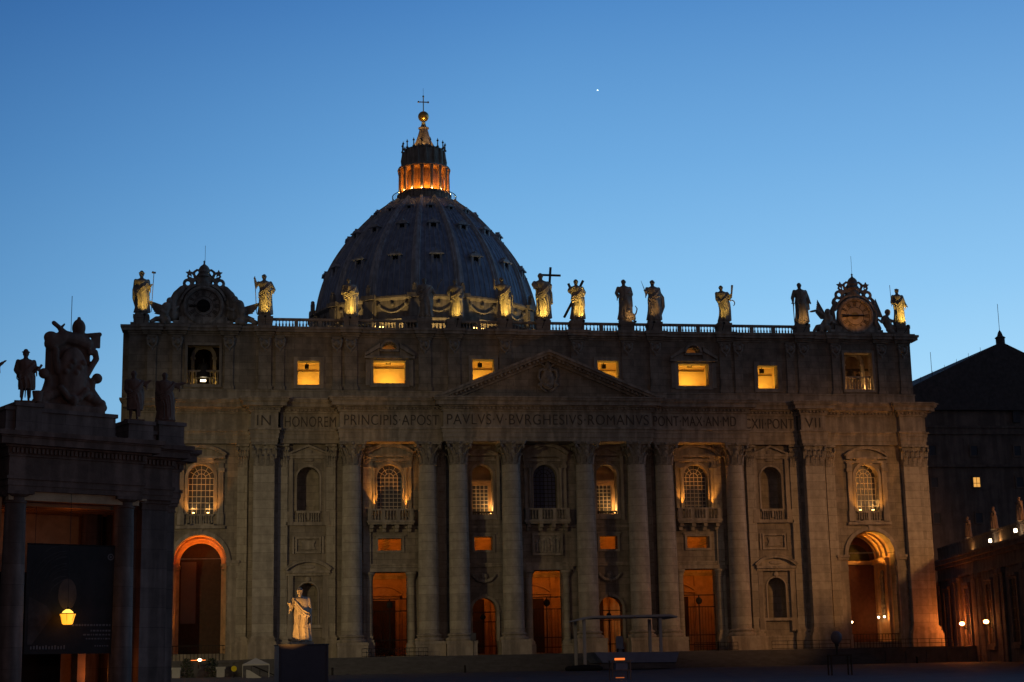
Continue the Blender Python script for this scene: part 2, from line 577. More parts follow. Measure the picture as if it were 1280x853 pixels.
    if cloak:
        # cloak: (side, bulge at mid height, bottom z)
        s_, bl, zb = cloak
        for q in range(6):
            t = q / 5
            chain(mb, [V(s_ * (.09 + .02 * t), .03 + .03 * t, .8), V(s_ * (.12 + bl * (.6 + .4 * t)), .03 + .02 * t, .58), V(s_ * (.12 + bl * t), .03 + .03 * math.sin(q), .35), V(s_ * (.08 + .6 * bl * t), .03, zb)], .04 * H, .03 * H)
    return remeshed(mb, voxel, 1)

def plinth(parent, w_, d_, h, m='stat', z=0):
    mb = MB()
    mb.box(-w_ / 2, w_ / 2, -d_ / 2, d_ / 2, z, z + h * .75)
    mb.box(-w_ / 2 - .05, w_ / 2 + .05, -d_ / 2 - .05, d_ / 2 + .05, z + h * .75, z + h)
    return mb.build('plinth', m, parent)

# ================================================================ ground
def ground():
    mb = MB()
    ys = [(-6000, -3.7), (-120, -3.7), (-70, -3.05), (-17.2, -2.1), (-17.0, -2.1)]
    xs = [-6000, -80, -60, -45, -25, 0, 25, 45, 60, 80, 6000]
    for a in range(len(ys) - 1):
        for b in range(len(xs) - 1):
            mb.face([(xs[b], ys[a][0], ys[a][1]), (xs[b + 1], ys[a][0], ys[a][1]), (xs[b + 1], ys[a + 1][0], ys[a + 1][1]), (xs[b], ys[a + 1][0], ys[a + 1][1])])
    for b in range(len(xs) - 1):
        mb.face([(xs[b], -17, -2.1), (xs[b + 1], -17, -2.1), (xs[b + 1], 6000, -2.1), (xs[b], 6000, -2.1)])
    bmesh.ops.remove_doubles(mb.b, verts=mb.b.verts, dist=.001)
    return struct(mb.build('pavement', 'pave'))
ground()
mb = MB()
nst = 13
for i in range(nst):
    z = -2.1 + 2.1 * (i + 1) / nst
    y = -17 + i * 0.62
    mb.box(-40.5, 40.5, y, y + .62 if i < nst - 1 else 3.0, -2.3, z)
struct(mb.build('steps', 'step'))
mb = MB()   # low walls of the terrace left and right of the stair
for s_ in (-1, 1):
    a, b = sorted((s_ * 40.503, s_ * 58))
    mb.box(a, b, -7, 3.0, -2.3, -.004)
    mb.box(a, b, -7.15, -6.7, -.35, -.1)
    for k in range(6):
        x = a + (b - a) * (k + .5) / 6
        mb.box(x - .25, x + .25, -7.12, -6.9, -2.2, -.352)
struct(mb.build('terrace', 'step'))
# paving bands up to the stair; the left one stands for lit paving
mb = MB()
for x0, x1, a0, a1 in ((-30, -23, -34, -27), (10, 17, -1, 5), (32, 36, 24, 29)):
    p = lambda x, y: (x, y, (-2.1 + (y + 17.2) / 52.8 * .95) + .004)
    mb.face([p(a0, -69), p(a1, -69), p(x1, -17.3), p(x0, -17.3)])
struct(mb.build('paving_band_and_lit_patch', 'step'))

# ================================================================ the basilica
BAS = thing('basilica', 'vast domed church with columned travertine front, lit windows and long inscription', 'church', (0, 0, 0))
B = BAS
XA, XB, XC, XD, XP, XQ = 26.5, 16.35, 12.3, 5.1, 38.1, 53.0
XE, XN, XW, XV = 46.3, 32.2, 21.3, 8.65

# --- lower wall
holes = []
for s_ in (-1, 1):
    holes += [(s_ * XE - 3.45, s_ * XE + 3.45, 0.9, 16.3, True), (s_ * XE - 1.7, s_ * XE + 1.7, 19.0, 25.6, True)]
    holes += [(s_ * XN - 1.5, s_ * XN + 1.5, 19.45, 25.3, True), (s_ * XN - 1.3, s_ * XN + 1.3, 4.4, 9.9, True)]
    holes += [(s_ * XW - 1.7, s_ * XW + 1.7, 19.5, 25.6, True), (s_ * XW - 1.6, s_ * XW + 1.6, 14.05, 15.65), (s_ * XW - 2.3, s_ * XW + 2.3, .15, 11.15)]
    holes += [(s_ * XV - 1.45, s_ * XV + 1.45, 18.8, 25.6, True), (s_ * XV - 1.25, s_ * XV + 1.25, 14.0, 15.8), (s_ * XV - 1.65, s_ * XV + 1.65, .16, 7.6, True)]
holes += [(-1.65, 1.65, 19.5, 25.55, True), (-2.05, 2.05, .17, 11.2)]
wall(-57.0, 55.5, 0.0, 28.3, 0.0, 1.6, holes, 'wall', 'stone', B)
# side walls of the front block and roof terrace behind
mb = MB()
mb.box(-57.0, -55.4, 1.602, 16, 0, 44.2)
mb.box(53.2, 54.4, 2.001, 16, 28, 44.2)
mb.box(53.9, 55.5, 1.602, 16, 0, 34.1)
mb.box(-55.39, 53.19, 15, 16.3, 17.2, 44.25)
mb.box(-55.39, 53.19, 2.1, 15, 34.6, 34.9)
mb.box(-55.39, 53.19, 2.1, 15, 43.4, 43.7)
mb.box(-55.39, 55.39, 1.602, 15, 16.9, 17.3)
mb.build('rear_wall', 'stone', B)

# --- base plinth & string course
mb = MB()
def segs(z0, z1, pr, gaps, x0=-57.1, x1=55.6):
    xs = sorted([x0] + [g for h in gaps for g in h] + [x1])
    for i in range(0, len(xs), 2):
        if xs[i + 1] - xs[i] > .02:
            mb.box(xs[i], xs[i + 1], -pr, -.003, z0, z1)
doors = [(-XE - 3.5, -XE + 3.5), (-XW - 2.35, -XW + 2.35), (-XV - 1.7, -XV + 1.7), (-2.1, 2.1), (XV - 1.7, XV + 1.7), (XW - 2.35, XW + 2.35), (XE - 3.5, XE + 3.5)]
segs(0.0, 1.7, .35, doors)
segs(1.7, 1.95, .45, doors)
mb.box(-28, 28, -.32, -.003, 11.75, 12.05)
mb.box(-28, 28, -.45, -.003, 12.05, 12.25)
mb.box(-28, 28, -.2, -.003, 17.0, 17.25)
mb.build('string_course', 'trim', B)

# --- giant columns
def capital_mesh(r, w, h, flat=False, d=0.5):
    mb = MB()
    if not flat:
        mb.lathe([(r, 0), (r * 1.07, .05), (r * 1.07, .18), (r * 0.98, .22), (r * 1.0, h * .5), (r * 1.12, h * .8), (r * 1.22, h * .9)], n=20)
    else:
        mb.box(-w / 2, w / 2, -d, .0, 0, h * .9)
        mb.box(-w / 2 - .07, w / 2 + .07, -d - .07, .0, .02, .17)
    def leaf(cx, cy, nx, ny, z0, hh, ww):
        tx, ty = -ny, nx
        pts = []
        for q, (t, o_, wd) in enumerate(((0, .03, .9), (.35, .08, 1), (.7, .16, .95), (.92, .33, .75), (.98, .46, .45), (.84, .5, .3))):
            pts.append(((cx + nx * o_ - tx * ww * wd / 2, cy + ny * o_ - ty * ww * wd / 2, z0 + hh * t), (cx + nx * o_ * 1.15, cy + ny * o_ * 1.15, z0 + hh * t), (cx + nx * o_ + tx * ww * wd / 2, cy + ny * o_ + ty * ww * wd / 2, z0 + hh * t)))
        for a, b in zip(pts, pts[1:]):
            mb.face([a[0], a[1], b[1], b[0]])
            mb.face([a[1], a[2], b[2], b[1]])
    if not flat:
        for row, (z0, hh, of) in enumerate(((.2, h * .42, 0), (.2 + h * .26, h * .42, .5))):
            for i in range(10):
                a = 2 * PI * (i + of) / 10
                leaf(math.cos(a) * r, math.sin(a) * r, math.cos(a), math.sin(a), z0, hh, r * .5)
        corners = [(sx * w * .5, sy * w * .5) for sx in (-1, 1) for sy in (-1, 1)]
    else:
        for row, (z0, hh, n_) in enumerate(((.2, h * .42, 4), (.2 + h * .26, h * .42, 5))):
            for i in range(n_):
                x = -w / 2 + w * (i + .5) / n_ if n_ == 4 else -w / 2 + w * i / (n_ - 1)
                leaf(x, -d, 0, -1, z0, hh, w / 4.6)
        corners = [(-w * .55, -d - .15), (w * .55, -d - .15)]
    for x, y in corners:
        for q in range(2):
            mb.tube((x - .12, y, h * .78 - q * .02), (x + .12, y, h * .78 - q * .02), .3 - .1 * q, n=10)
        mb.tube((x * .5, y * .75, h * .5), (x, y, h * .86), .08, .16, 6)
    mb.tube((0, (-w / 2 if not flat else -d) - .05, h * .93), (0, (-w / 2 if not flat else -d) - .35, h * .93), .24, .16, 8)
    if not flat:
        a = w * .62
        pts = []
        for k in range(4):
            for t in (-.92, -.5, 0, .5, .92):
                u = a * t
                v = -a + .28 * (1 - (t / .92) ** 2)
                c_, s2 = ((1, 0), (0, 1), (-1, 0), (0, -1))[k]
                pts.append((c_ * u - s2 * v, s2 * u + c_ * v))
        for z0, z1, g in ((h * .88, h * .94, .95), (h * .942, h * 1.0, 1.0)):
            va = [mb.b.verts.new((x * g, y * g, z0)) for x, y in pts]
            vb = [mb.b.verts.new((x * g, y * g, z1)) for x, y in pts]
            mb.b.faces.new(va)
            mb.b.faces.new(vb[::-1])
            for i in range(len(pts)):
                j = (i + 1) % len(pts)
                mb.b.faces.new((va[i], va[j], vb[j], vb[i]))
    else:
        mb.box(-w * .62, w * .62, -d - .45, 0, h * .9, h * .998)
    return mb.done('capital')

def giant_column():
    mb = MB()
    prof = [(1.42, 3.0)] + [(1.40 - .19 * (t ** 1.6), 3.0 + 22.2 * t) for t in [i / 10 for i in range(11)]]
    mb.lathe(prof, n=32)
    me = mb.done('column')
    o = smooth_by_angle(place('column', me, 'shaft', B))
    mb = MB()
    mb.lathe([(1.85, 1.95), (1.93, 2.08), (1.93, 2.22), (1.85, 2.36), (1.62, 2.42), (1.55, 2.52), (1.62, 2.62), (1.72, 2.68), (1.72, 2.8), (1.6, 2.88), (1.47, 2.92), (1.42, 3.02)], n=32)
    o2 = smooth_by_angle(place('column_base', mb.done('column_base'), 'trim', o), 40)
    mb = MB()
    mb.box(-1.98, 1.98, -1.98, 1.98, 0.0, 1.55)
    mb.box(-2.06, 2.06, -2.06, 2.06, 1.55, 1.95)
    mb.build('column_plinth', 'trim', o)
    c = place('capital', capital_mesh(1.22, 3.0, 3.1), 'orn', o, (0, 0, 25.2))
    return o
gc = giant_column()
spots_ = [(s_ * x, y) for s_ in (-1, 1) for x, y in ((XA, -1.6), (XB, -1.9), (XC, -2.6), (XD, -2.6))]
gc.location = (spots_[0][0], spots_[0][1], 0)
for i, (x, y) in enumerate(spots_[1:]):
    copy_tree(gc, B, (x, y, 0.002 * (i + 1)))

def pilaster(x, w, d, zc=25.2, y=0):
    mb = MB()
    mb.box(-w / 2, w / 2, -d, -.002, 3.0, zc)
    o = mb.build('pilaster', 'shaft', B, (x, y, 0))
    mb = MB()
    mb.box(-w / 2 - .5, w / 2 + .5, -d - .5, -.004, 0, 1.95)
    mb.box(-w / 2 - .38, w / 2 + .38, -d - .38, -.004, 1.95, 2.3)
    mb.box(-w / 2 - .2, w / 2 + .2, -d - .2, -.004, 2.3, 2.55)
    mb.box(-w / 2 - .26, w / 2 + .26, -d - .26, -.004, 2.55, 2.8)
    mb.box(-w / 2 - .1, w / 2 + .1, -d - .1, -.004, 2.8, 3.0)
    mb.build('pilaster_base', 'trim', o)
    place('pilaster_capital', capital_mesh(1.2, w, 3.1, True, d), 'orn', o, (0, 0, zc))
    return o
for s_ in (-1, 1):
    pilaster(s_ * XP, 2.75, 1.25, y=-.7)
    pilaster(s_ * 35.6, 1.3, .45)
    pilaster(s_ * 29.2, 1.2, .35)
    pilaster(s_ * 40.9, 1.3, .3)
    pilaster(s_ * XQ, 2.8, .9)
    pilaster(s_ * 54.9, 1.1, .35)
    pilaster(s_ * 24.4, 1.0, .4)
    pilaster(s_ * 14.3, 1.2, .4)
mb = MB()
for s_ in (-1, 1):   # the piers behind the detached pilasters
    mb = MB()
    mb.box(s_ * XP - 1.9, s_ * XP + 1.9, -.7, -.006, 0, 28.3)
    mb.build('pier', 'stone', B)

# --- entablature
def entab(x0, x1, f, k, name='entablature'):
    mb = MB()
    e = .004 * k
    def bx(pr, z0, z1, ex=1):
        mb.box(x0 - pr * ex, x1 + pr * ex, f - pr, .3, z0, z1)
    bx(0, 28.3 + e, 28.85)
    bx(.1, 28.85, 29.5)
    bx(.2, 29.5, 29.95)
    bx(.38, 29.95, 30.2)
    bx(.0, 30.2, 32.35)
    bx(.2, 32.35, 32.6)
    bx(.3, 32.6, 32.95)
    n = int((x1 - x0) / .5)
    for i in range(n):
        x = x0 + (x1 - x0) * (i + .5) / n
        mb.box(x - .13, x + .13, f - .55, f - .298, 32.62, 32.9)
    bx(.6, 32.95, 33.1)
    bx(1.1, 33.1, 33.6)
    bx(1.25, 33.6, 33.72)
    bx(1.4, 33.72, 34.0)
    bx(1.55, 34.0, 34.2 + e)
    return mb.build(name, 'trim', B)
entab(-14.4, 14.4, -4.0, 0)
for i, (a, b, f) in enumerate(((14.4, 28.2, -3.1), (28.2, 36.0, -1.1), (36.3, 39.9, -2.3), (39.9, 51.3, -.6), (51.3, 54.6, -1.3), (54.6, 55.5, -.35))):
    entab(a, b, f, i + 1)
    entab(-b, -a, f, i + 8)

def text(body, x, y, z, size, width, name, m, parent, rz=0, ext=.04):
    cu = bpy.data.curves.new('t', 'FONT')
    cu.body = body
    cu.size = size
    cu.extrude = ext
    cu.offset = -.018
    cu.space_character = 1.08
    o = bpy.data.objects.new('t', cu)
    col.objects.link(o)
    dg = bpy.context.evaluated_depsgraph_get()
    me = bpy.data.meshes.new_from_object(o.evaluated_get(dg))
    bpy.data.objects.remove(o)
    xs = [v.co.x for v in me.vertices]
    k = width / (max(xs) - min(xs))
    mx = (max(xs) + min(xs)) / 2
    for v in me.vertices:
        v.co = Vector(((v.co.x - mx) * k, -v.co.z, v.co.y))
    me.update()
    return place(name, me, m, parent, (x, y, z), rz)
for s, x0, x1, f in (('IN', -39.1, -37.3, -2.3), ('HONOREM', -35.4, -28.6, -1.1), ('PRINCIPIS·APOST', -27.6, -14.9, -3.1), ('PAVLVS·V·BVRGHESIVS·ROMANVS', -13.9, 13.9, -4.0),
                     ('PONT·MAX·AN·MD', 14.8, 26.6, -3.1), ('CXII·PONT', 27.2, 35.6, -1.1), ('VII', 36.9, 39.1, -2.3)):
    if s == 'CXII·PONT':
        x0 = 28.5
    text(s, (x0 + x1) / 2, f - .045, 30.55, 2.05, x1 - x0, 'inscription', 'letter', B)

# --- pediment
mb = MB()
ZP, XPD, ZT = 34.25, 15.6, 40.7
sl = (ZT - ZP) / XPD
mb.prism([(-14.2, ZP), (14.2, ZP), (0, ZT - .6)], -3.7, .45)
PED = mb.build('pediment', 'stone', B)
mb = MB()
for s_ in (-1, 1):
    for d0, d1, y in ((0, .35, -5.5), (.35, .7, -5.2), (.7, 1.05, -4.6), (1.05, 1.4, -4.2)):
        mb.prism([(s_ * (XPD - d0 / sl), ZP), (s_ * (XPD - d1 / sl), ZP), (0, ZT - d1), (0, ZT - d0)], y, .44)
    n = 26
    for i in range(n):
        x = XPD * (i + .7) / (n + 2)
        z = ZT - .86 - x * sl
        mb.box(s_ * x - .13, s_ * x + .13, -4.95, -4.5, z - .2, z + .14)
mb.build('raking_cornice', 'trim', PED)
mb = MB()   # coat of arms: shield, scrolls, crossed keys and tiara
mb.ball((0, -4.0, 36.7), 1.0, 10, (.95, .35, 1.35))
for s_ in (-1, 1):
    chain(mb, [(s_ * .5, -4.0, 38.2), (s_ * 1.15, -4.1, 38.0), (s_ * 1.3, -4.1, 37.1), (s_ * .95, -4.1, 36.3), (s_ * 1.0, -4.1, 35.6), (s_ * .3, -4.1, 35.1)], .2, .14)
    chain(mb, [(-s_ * .5, -4.15, 37.9), (s_ * 1.1, -4.15, 39.0)], .11)
    mb.ball((s_ * 1.15, -4.15, 39.05), .26, 7)
    mb.ball((s_ * 1.25, -4.1, 36.0), .26, 7)
mb.ball((0, -4.1, 38.7), .5, 10, (.8, .7, 1.3))
mb.ball((0, -4.35, 36.7), .35, 8, (1.2, .5, 1.3))
chain(mb, [(-.6, -4.3, 36.0), (0, -4.4, 35.7), (.6, -4.3, 36.0)], .12)
place('coat_of_arms', remeshed(mb, .07), 'orn', PED)

# --- attic
ah = []
for s_ in (-1, 1):
    aN, aW, aM = (-32.2, -21.2, -8.2) if s_ < 0 else (32.7, 21.8, 9.5)
    ah += [(s_ * XE - 2.1, s_ * XE + 2.1, 36.45, 41.85), (aN - 1.48, aN + 1.48, 36.55, 39.85), (aW - 2.2, aW + 2.2, 36.85, 40.0),
           (aW - .98, aW + .98, 41.55, 42.4, .84), (aM - 1.5, aM + 1.5, 36.9, 40.3)]
wall(-56.2, 54.4, 34.21, 43.2, .5, 2.0, ah, 'attic_wall', 'stone', B)
mb = MB()
def acorn(x0, x1, pr, k):
    e = .004 * k
    mb.box(x0 - pr * .2, x1 + pr * .2, .5 - .15 - pr, 2.0, 43.2 + e, 43.45)
    mb.box(x0 - pr * .2 - .1, x1 + pr * .2 + .1, .5 - .4 - pr, 2.0, 43.45, 43.7)
    kk = .9 if k == 0 else .3
    mb.box(x0 - pr * .2 - kk, x1 + pr * .2 + kk, .5 - .85 - pr, 2.0, 43.7, 44.1)
    kk += .15
    mb.box(x0 - pr * .2 - kk, x1 + pr * .2 + kk, .5 - 1.0 - pr, 2.0, 44.1, 44.42 + e)
acorn(-56.2, 54.4, 0, 0)
mb.box(-56.3, 54.5, .3, .497, 34.22, 35.6)
mb.box(-56.4, 54.6, .2, .5, 35.6, 35.8)
PX = [XD, XC, XB, XA, XP, 42.9, 49.8, 53.1]
k = 1
for s_ in (-1, 1):
    for x in PX:
        acorn(s_ * x - 1.1, s_ * x + 1.1, .35, k)
        k += 1
mb.build('attic_cornice', 'trim', B)
for s_ in (-1, 1):
    for x in PX + [28.4, 36.1]:
        wdt = 1.7 if x in (XD, XC, XB, XA, XP) else 1.15
        mb = MB()
        mb.box(-wdt / 2, wdt / 2, -.3, -.002, 35.8, 43.19)
        mb.box(-wdt / 2 - .12, wdt / 2 + .12, -.4, -.002, 35.8, 36.3)
        mb.box(-wdt / 2 - .1, wdt / 2 + .1, -.38, -.002, 42.9, 43.185)
        p = mb.build('attic_pilaster', 'stone', B, (s_ * x, .5, 0))
        mb = MB()   # mask and garland at the head of the pilaster
        mb.ball((0, -.4, 42.3), .42, 8, (1, .8, 1.1))
        for q in (-1, 1):
            mb.ball((q * .6, -.38, 42.65), .26, 7)
            chain(mb, [(q * .6, -.4, 42.5), (q * .55, -.45, 41.9), (q * .2, -.5, 41.5)], .17, .12)
        mb.ball((0, -.4, 41.3), .2, 7, (1, .8, 1.6))
        place('pilaster_ornament', remeshed(mb, .08), 'orn', p)

# --- attic windows with their lit rooms
def room(x0, x1, y0, y1, z0, z1, m, parent, name='interior'):
    mb = MB()
    t = .1
    mb.box(x0 - t, x1 + t, y1, y1 + t, z0 - t, z1 + t)
    mb.box(x0 - t, x0, y0, y1, z0 - t, z1 + t)
    mb.box(x1, x1 + t, y0, y1, z0 - t, z1 + t)
    mb.box(x0, x1, y0, y1, z0 - t, z0)
    mb.box(x0, x1, y0, y1, z1, z1 + t)
    return mb.build(name, m, parent)
def frame(mb, x0, x1, z0, z1, y, t, d):
    mb.box(x0 - t, x0, y - d, y, z0 - t, z1 + t)
    mb.box(x1, x1 + t, y - d, y, z0 - t, z1 + t)
    mb.box(x0, x1, y - d, y, z1, z1 + t)
    mb.box(x0, x1, y - d, y, z0 - t, z0)
for s_ in (-1, 1):
    aN, aW, aM = (-32.2, -21.2, -8.2) if s_ < 0 else (32.7, 21.8, 9.5)
    for kind, x, hw, z0, z1 in (('s', aN, 1.48, 36.55, 39.85), ('b', aW, 2.2, 36.85, 40.0), ('s', aM, 1.5, 36.9, 40.3)):
        mb = MB()
        frame(mb, x - hw, x + hw, z0, z1, .498, .4, .16)
        frame(mb, x - hw - .4, x + hw + .4, z0 - .4, z1 + .4, .496, .14, .22)
        wn = mb.build('window', 'trim', B)
        room(x - hw - .6, x + hw + .6, 2.0, 4.6, z0 - .15, z1 + (.35 if kind == 's' else .3), 'plaster', wn)
        mb = MB()
        if kind == 's':
            mb.box(x - .45, x + .1, 2.3, 2.8, z1 - .72, z1 - .12)
            mb.tube((x - .18, 2.5, z1 - .12), (x - .18, 2.5, z1 + .34), .05)
            mb.box(x - hw - .5, x + hw + .5, 4.4, 4.55, z1 - .72, z1 - .66)
        else:
            mb.box(x - hw - .5, x + hw + .5, 4.4, 4.55, z1 - .35, z1 - .25)
            mb.box(x - .35, x + .35, 2.2, 2.5, z1 - .16, z1 - .06)
            mb.box(x - .3, x - .2, 2.3, 2.4, z1 - .1, z1 + .3)
            mb.box(x + .2, x + .3, 2.3, 2.4, z1 - .1, z1 + .3)
        mb.build('floodlight', 'iron', wn)
        lamp('AREA', 'room_lamp', (x, 2.7, z0 + .0), 190 if kind == 's' else 250, (1, .56, .08), 1.6, (x, 4.2, z0 + 2.4), parent=wn)
        if kind == 'b':
            mb = MB()   # broken pediment above with the little arched light in it
            for q in (-1, 1):
                mb.prism([(x + q * 3.4, 40.55), (x + q * 3.4, 40.9), (x + q * 1.35, 42.35), (x + q * 1.35, 41.7)], -.25, .49)
                mb.prism([(x + q * 3.25, 40.56), (x + q * 1.36, 40.56), (x + q * 1.36, 41.69)], .12, .488)
                mb.box(x + q * 2.95 - .3, x + q * 2.95 + .3, .2, .494, 36.5, 40.1)
            mb.box(x - 3.45, x + 3.45, -.1, .49, 40.55 - .3, 40.55)
            mb.arc(x, 41.55, 1.0, 1.3, 0, PI, -.15, .495)
            mb.box(x - 1.3, x + 1.3, -.05, .49, 41.2, 41.5)
            mb.build('window_pediment', 'trim', wn)
            room(x - 1.3, x + 1.3, 2.0, 3.2, 41.4, 42.8, 'plaster', wn, 'lunette_interior')
            lamp('POINT', 'lunette_lamp', (x, 2.3, 41.6), 7, WARM, .1, parent=wn)
# --- bell openings
for s_ in (-1, 1):
    x = s_ * XE
    mb = MB()
    frame(mb, x - 2.1, x + 2.1, 36.45, 41.85, .498, .35, .2)
    wn = mb.build('bell_opening', 'trim', B)
    mb = MB()   # balustrade inside
    mb.box(x - 2.1, x + 2.1, 1.2, 1.5, 38.35, 38.6)
    mb.box(x - 2.1, x + 2.1, 1.2, 1.5, 36.46, 36.7)
    n = 9
    for i in range(n):
        xx = x - 1.9 + 3.8 * i / (n - 1)
        if abs(xx - x) < .5 and s_ < 0:
            continue
        mb.lathe([(.1, 36.7), (.17, 36.95), (.15, 37.2), (.07, 37.7), (.1, 38.2), (.14, 38.35)], xx, 1.35, 8)
    mb.build('balustrade', 'trim', wn)
    mb = MB()
    for q in (-1, 1):
        mb.box(x + q * 1.45 - .22, x + q * 1.45 + .22, 2.4, 2.9, 36.5, 40.6)
        mb.box(x + q * 1.45 - .34, x + q * 1.45 + .34, 2.3, 3.0, 40.3, 40.6)
    mb.arc(x, 40.6, 1.2, 1.7, 0, PI, 2.4, 2.9, 12)
    mb.build('inner_arch', 'trim', wn)
    room(x - 3.0, x + 3.0, 2.0, 6.5, 36.3, 43.0, 'wood' if s_ < 0 else 'palace', wn, 'bell_chamber')
    if s_ < 0:
        mb = MB()
        mb.lathe([(1.2, 0), (1.22, .1), (.98, .5), (.82, 1.2), (.72, 1.7), (.45, 2.0), (.1, 2.1), (.1, 2.7)], x, 2.0, 20, z0=37.6)
        smooth_by_angle(mb.build('bell', 'bronze', wn))
        mb = MB()
        mb.tube((x, 2.0, 36.9), (x, 2.0, 38.5), .1)
        mb.ball((x, 2.0, 37.2), .28, 8)
        mb.build('clapper', 'bronze', wn)
        mb = MB()
        mb.box(x - .35, x + .35, 1.6, 1.75, 37.1, 37.35)
        mb.build('lamp_glass', M['bulbw'], wn)
        lamp('POINT', 'bell_lamp', (x - 1.5, 1.7, 36.95), 22, YELL, .1, parent=wn)
        lamp('POINT', 'bell_lamp', (x + 1.5, 1.7, 36.95), 22, YELL, .1, parent=wn)
    else:
        mb = MB()   # small bells on a beam
        mb.box(x - 2.8, x + 2.8, 3.6, 3.9, 39.8, 40.1)
        for dx, r, zz in ((-1.3, .5, 38.6), (0, .7, 38.9), (1.2, .5, 38.6)):
            mb.lathe([(r, 0), (r * .75, r * .5), (r * .6, r * 1.3), (r * .15, r * 1.6), (r * .1, 1.2)], x + dx, 3.75, 14, z0=zz)
        mb.build('bell', 'bronze', wn)
        mb = MB()
        for a in ((-.8, .8), (.8, -.8)):
            mb.bar((x + a[0], 1.8, 36.5), (x + a[1], 1.8, 38.4), .1, .1)
        mb.build('brace', 'trim', wn)
        lamp('POINT', 'bell_lamp', (x + 1.6, 1.75, 36.95), 150, WARM, .1, parent=wn)
        lamp('POINT', 'bell_lamp', (x - 1.6, 1.75, 36.95), 60, WARM, .1, parent=wn)
        lamp('POINT', 'bell_lamp', (x, 4.5, 36.95), 90, WARM, .1, parent=wn)

# --- roof balustrade and statue pedestals
ped = [-XP, -XA, -XB, -XC, -XD, .3, XD, XC, XB, XA, XP]
for a, b in zip(ped, ped[1:]):
    a, b = a + 1.0, b - 1.0
    if b - a < .5:
        continue
    mb = MB()
    mb.box(a, b, .35, .85, 44.43, 44.62)
    mb.box(a, b, .3, .9, 45.45, 45.75)
    nb = max(1, round((b - a) / 3.2))
    for i in range(nb):
        u0, u1 = a + (b - a) * i / nb, a + (b - a) * (i + 1) / nb
        if i:
            mb.box(u0 - .25, u0 + .25, .38, .82, 44.62, 45.45)
        m_ = int((u1 - u0 - .5) / .42)
        for q in range(m_):
            xx = u0 + .25 + (u1 - u0 - .5) * (q + .5) / m_
            mb.lathe([(.07, 44.62), (.13, 44.8), (.12, 44.92), (.05, 45.2), (.09, 45.45)], xx, .6, 6)
    mb.build('balustrade', 'trim', B)
for x in ped + [-54.6, 53.2]:
    mb = MB()
    mb.box(x - .98, x + .98, -.35, 1.5, 44.435, 45.35)
    mb.box(x - 1.05, x + 1.05, -.42, 1.57, 45.35, 45.85)
    mb.build('pedestal', 'stone', B)
for s_ in (-1, 1):
    x = s_ * 46.4
    mb = MB()
    mb.box(x - (9.6 if s_ < 0 else 7.2), x + (7.2 if s_ < 0 else 7.6), 0.0, 1.4, 44.43, 44.85)
    mb.build('parapet', 'stone', B)

# --- tall windows of the main storey
def sash(x, y, hw, z0, z1, nc, nr, parent, m='glass', bars='mullion'):
    zs = z1 - hw
    mb = MB()
    pts = [(x - hw, z0), (x + hw, z0)] + [(x + hw * math.cos(PI * i / 16), zs + hw * math.sin(PI * i / 16)) for i in range(17)]
    mb.prism(pts, y + .03, y + .06)
    mb.build('pane', m, parent)
    mb = MB()
    for i in range(nc + 1):
        xx = x - hw + 2 * hw * i / nc
        xx = min(max(xx, x - hw + .05), x + hw - .05)
        mb.box(xx - .035, xx + .035, y - .05, y + .02, z0, zs + (0 if i not in (nc // 2,) else hw))
    for i in range(nr + 1):
        zz = z0 + (zs - z0) * i / nr
        mb.box(x - hw, x + hw, y - .06, y + .01, zz - .04, zz + .04)
    for a in range(1, 6):
        t = PI * a / 6
        mb.bar((x + .35 * hw * math.cos(t), y - .02, zs + .35 * hw * math.sin(t)), (x + hw * math.cos(t), y - .02, zs + hw * math.sin(t)), .06, .06)
    mb.arc(x, zs, .33 * hw, .38 * hw, 0, PI, y - .05, y, 10)
    mb.arc(x, zs, .66 * hw, .70 * hw, 0, PI, y - .05, y, 10)
    mb.build('glazing_bars', bars, parent)

def archivolt(mb, x, hw, zs, z0, y, t, d):
    mb.arc(x, zs, hw, hw + t, 0, PI, y - d, y - .003, 18)
    mb.box(x - hw - t, x - hw, y - d, y - .003, z0, zs)
    mb.box(x + hw, x + hw + t, y - d, y - .003, z0, zs)
    mb.prism([(x - .2, zs + hw - .02), (x + .2, zs + hw - .02), (x + .3, zs + hw + t + .15), (x - .3, zs + hw + t + .15)], y - d - .15, y - .002)

def seg_ped(mb, x, hw, z0, rise, y, d):
    r = (hw * hw + rise * rise) / (2 * rise)
    zc = z0 + .3 + rise - r
    a = math.asin(hw / r)
    mb.box(x - hw - .05, x + hw + .05, y - d, y - .002, z0, z0 + .3)
    mb.arc(x, zc, r - .02, r + .3, PI / 2 - a, PI / 2 + a, y - d - .05, y - .002, 16)
    mb.arc(x, zc, r + .3, r + .42, PI / 2 - a, PI / 2 + a, y - d - .15, y - .002, 16)
    pts = [(x + (r - .02) * math.cos(PI / 2 - a + 2 * a * i / 14), zc + (r - .02) * math.sin(PI / 2 - a + 2 * a * i / 14)) for i in range(15)]
    mb.prism(pts, y - d * .35, y - .001)

def tri_ped(mb, x, hw, z0, rise, y, d):
    mb.box(x - hw - .05, x + hw + .05, y - d, y - .002, z0, z0 + .28)
    for q in (-1, 1):
        mb.prism([(x + q * hw * 1.03, z0 + .28), (x + q * (hw * 1.03 - .6), z0 + .28), (x, z0 + rise - .02), (x, z0 + rise + .3)], y - d - .05, y - .002)
    mb.prism([(x - hw + .4, z0 + .28), (x + hw - .4, z0 + .28), (x, z0 + rise)], y - d * .3, y - .001)

